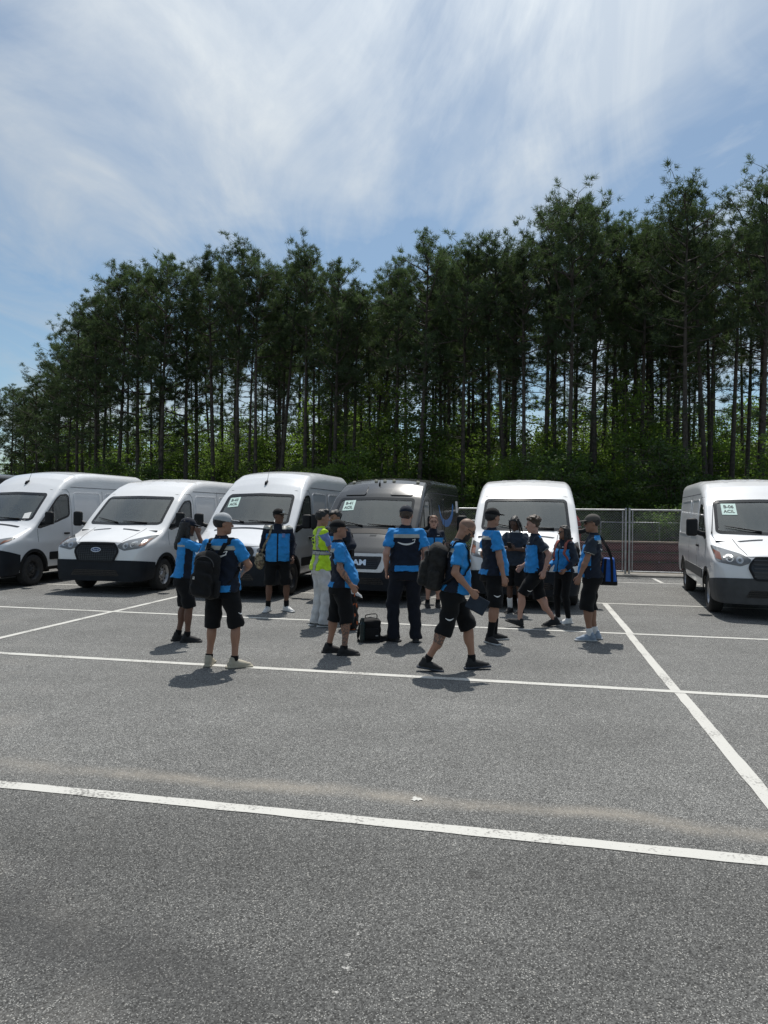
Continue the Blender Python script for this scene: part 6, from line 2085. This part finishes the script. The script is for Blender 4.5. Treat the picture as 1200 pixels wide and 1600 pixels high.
backpack(P2, -.085, 1.05, V3(.145, .085, .25), "large black backpack hanging low on the man in the grey cap", C_NYLON, C_NYLON, tag_=True, roll=D(6))
backpack(P9, 0.0, 1.14, V3(.150, .105, .25), "dark camouflage backpack on the bald man striding right", C_CAMO, C_NYLON)
backpack(P13, 0.0, 1.20, V3(.125, .07, .19), "small black backpack with coral straps on the long-haired woman", C_NYLON, C_CORAL)
backpack(P5, 0.0, 1.18, V3(.14, .09, .22), "dark backpack on the man in the navy jacket behind the others", C_NYLON, C_NYLON)

# blue insulated tote behind the man in the taupe cap
i_ = P14; an = i_['tp'](.12, -.215, .78)
o, loc_, sc = worn(i_, "tote_bag", an, "royal blue insulated tote with black handles hanging behind the man in taupe cap", "bag", "bags of the crew")
f = Field(V3(-.3, -.3, -.05), V3(.3, .3, .5), .0105)
def tote_fn(X, Y, Z):
    k = 1 - .34 * np.clip(Z / .37, 0, 1)
    qx, qy, qz = np.abs(X) - 0.135 * (1 - .10 * np.clip(Z / .37, 0, 1)) + .03, np.abs(Y) - .115 * k + .03, np.abs(Z - .185) - .185 + .03
    return np.sqrt(np.maximum(qx, 0) ** 2 + np.maximum(qy, 0) ** 2 + np.maximum(qz, 0) ** 2) + np.minimum(np.maximum(qx, np.maximum(qy, qz)), 0) - .03
f.add((tote_fn, V3(-.18, -.18, 0), V3(.18, .18, .4)), 0); f.ripple(.004, 1, .4)
P, Q = f.mesh(); link("tote_body", mesh_np("tote_body", P, Q, [C_ROYAL], None, True), o)
for sx in (-1, 1):
    mb = MB()
    ribbon(mb, curve([(sx * .140, -.05, .0), (sx * .138, -.045, .2), (sx * .125, -.035, .36), (sx * .085, .015, .50), (.02 + sx * .025, .10, .635), (.02 + sx * .02, .165, .700), (.02 + sx * .02, .235, .665), (.02 + sx * .02, .275, .56)], 5), .034, .008, (0, 1, 0))
    ribbon(mb, curve([(sx * .140, .055, .0), (sx * .138, .048, .2), (sx * .125, .04, .36)], 4), .034, .008, (0, 1, 0))
    mb.build("handle", C_NYLON, o)
for sy in (-1, 1):
    mb = MB()
    for xx in (-.06, .06): ribbon(mb, [(xx, sy * .118, .0), (xx, sy * .101, .18), (xx, sy * .080, .36)], .032, .008, (1, 0, 0))
    mb.build("webbing", C_NYLON, o)
mb = MB(); mb.rbox((0, 0, .025), (.282, .242, .06), .02, 2); mb.build("base_panel", C_NYLON, o, True, R(40))

# patterned sling bag of the man in front of the high-roof van
i_ = P3; an = i_['tp'](.30, .04, .74)
o, loc_, sc = worn(i_, "sling_bag", an, "beige and black patterned sling bag at the side of the black-capped man", "bag", "bags of the crew")
f = Field(V3(-.2, -.2, -.05), V3(.2, .2, .4), .010)
f.add(ell((0, 0, .12), (.085, .075, .14)), 0); f.add(rbx((0, 0, .17), (.07, .06, .10), .04), .03); f.ripple(.006, 1.5, 2)
P, Q = f.mesh(); link("pouch", mesh_np("pouch", P, Q, [C_PATT], None, True), o)
mb = MB(); ribbon(mb, curve([(-.02, .03, .24), (-.075, .075, .40), (-.135, .085, .52), (-.185, .05, .66), (-.19, -.03, .745), (-.18, -.10, .68)], 5), .035, .010, (1, 0, 0)); mb.build("strap", C_PATT, o)

# folder in the striding man's hand
i_ = P9; a_, e_, w_, d_, sp_, n_, kn_ = i_['arms'][1]
o, loc_, sc = worn(i_, "folder", kn_, "dark navy folder carried by the bald man striding right", "folder")
M_ = Matrix.Rotation(R(-28), 4, 'X')
mb = MB(); mb.rbox((-.012, .065, -.065), (.016, .22, .17), .004, 1, M_); mb.build("cover", C_SLATE, o)
mb = MB(); mb.rbox((-.012, .067, -.067), (.010, .205, .176), .002, 1, M_); mb.build("pages", C_NAVY, o)
# phone in the hands of the person with dreadlocks
i_ = P11; kn_ = (np.asarray(i_['arms'][1][6]) + np.asarray(i_['arms'][-1][6])) / 2
o, loc_, sc = worn(i_, "phone", kn_ + V3(0, .02, .02), "dark phone held by the person with dreadlocks", "phone")
M_ = Matrix.Rotation(R(-35), 4, 'X')
mb = MB(); mb.rbox((0, 0, .02), (.074, .010, .150), .004, 2, M_); mb.build("case", M_BLACKPL, o, True, R(40))
mb = MB(); mb.rbox((0, -.006, .02), (.066, .002, .140), .0008, 1, M_); mb.build("screen", M_GLOSSBLK, o)

# lunch bag on the ground
o = empty("lunch_bag", (-.17, 9.66, 0), D(8)); tag(o, "black insulated lunch bag standing on the asphalt beside the trousered man", "bag")
f = Field(V3(-.25, -.25, -.03), V3(.25, .25, .42), .009)
f.add(rbx((0, 0, .145), (.135, .10, .145), .035), 0); f.add(ell((0, 0, .25), (.13, .095, .07)), .03); f.ripple(.004, 1.2, 1)
P, Q = f.mesh(); link("bag_body", mesh_np("bag_body", P, Q, [C_NYLON], None, True), o)
mb = MB(); mb.rbox((.0, -.108, .11), (.20, .03, .15), .015, 2); mb.build("front_pocket", C_NYLON, o, True, R(40))
mb = MB(); mb.rbox((.075, -.125, .085), (.035, .004, .010), .001, 1); mb.build("bag_tag", M_SOLEG, o)
mb = MB(); ribbon(mb, curve([(-.07, 0, .305), (-.06, 0, .345), (.03, 0, .362), (.085, 0, .355), (.09, 0, .30)], 5), .022, .010, (0, 1, 0)); mb.build("handle", C_NYLON, o)
mb = MB(); ribbon(mb, curve([(-.13, -.02, .26), (-.165, -.05, .12), (-.17, -.10, .014), (-.08, -.16, .008), (.08, -.15, .010), (.20, -.13, .035), (.24, -.09, .045), (.20, -.05, .020), (.13, -.04, .06)], 6), .040, .007, (0, .3, 1)); mb.build("shoulder_strap", C_NYLON, o)
mb = MB(); mb.tube([(-.12, -.115, .01), (-.12, -.115, .24)], .036, 14); mb.tube([(-.12, -.115, .24), (-.12, -.115, .275)], [.034, .022], 14); mb.tube([(-.12, -.115, .275), (-.12, -.115, .325)], .024, 12)
bo = mb.build("water_bottle", C_TEAL, None, True, R(40)); bo.location = o.location; bo.rotation_euler = o.rotation_euler
tag(bo, "dark teal water bottle leaning at the lunch bag", "bottle")

# black and orange gym bag behind the tattooed man, a white trainer strapped on top
o = empty("gym_bag", (-.50, 10.55, 0), D(-20)); tag(o, "black gym bag with orange patches behind the tattooed man", "bag")
f = Field(V3(-.25, -.25, -.03), V3(.25, .25, .62), .0105)
f.add(rbx((0, 0, .26), (.115, .10, .26), .06), 0); f.add(ell((0, 0, .12), (.14, .12, .13)), .05); f.ripple(.009, 1.1, .6)
P, Q = f.mesh(); C = P[Q].mean(1)
ix = ((np.sin(C[:, 0] * 34 + 2) * np.sin(C[:, 2] * 29 + 1.5 * np.sin(C[:, 1] * 30)) > .25) & (C[:, 0] > .01) & (C[:, 2] < .40)).astype(int)
link("bag_body", mesh_np("bag_body", P, Q, [C_NYLON, C_ORANGE], ix, True), o)
mb = MB(); ribbon(mb, curve([(-.06, -.02, .50), (-.05, -.05, .62), (.03, -.05, .68), (.09, -.05, .62), (.10, -.04, .50)], 5), .022, .008, (0, 1, 0)); mb.build("strap", C_ORANGE, o)
t = empty("trainer", (-.47, 10.52, .605), D(-75)); tag(t, "white trainer lying on top of the gym bag", "shoe")
f = Field(V3(-.12, -.16, -.12), V3(.12, .26, .10), .0075)
f.add(cone((0, -.045, -.045), (0, .06, -.050), .037, .041), .02); f.add(cone((0, .06, -.050), (0, .165, -.058), .042, .030), .02); f.add(cone((0, -.025, -.03), (0, -.012, .022), .044, .043), .02); f.add(cone((0, 0, -.015), (0, .10, -.045), .040, .036), .02)
f.add(rbx((0, .055, -.0715), (.043, .155, .0135), .012), .006); f.cut((0, 0, .042), (0, .1, 1))
P, Q = f.mesh(); ix = (P[Q].mean(1)[:, 2] < -.06).astype(int)
u = link("upper", mesh_np("upper", P, Q, [M_SHOEW, M_SOLEB], ix, True), t); u.rotation_euler = (R(-22), 0, 0)
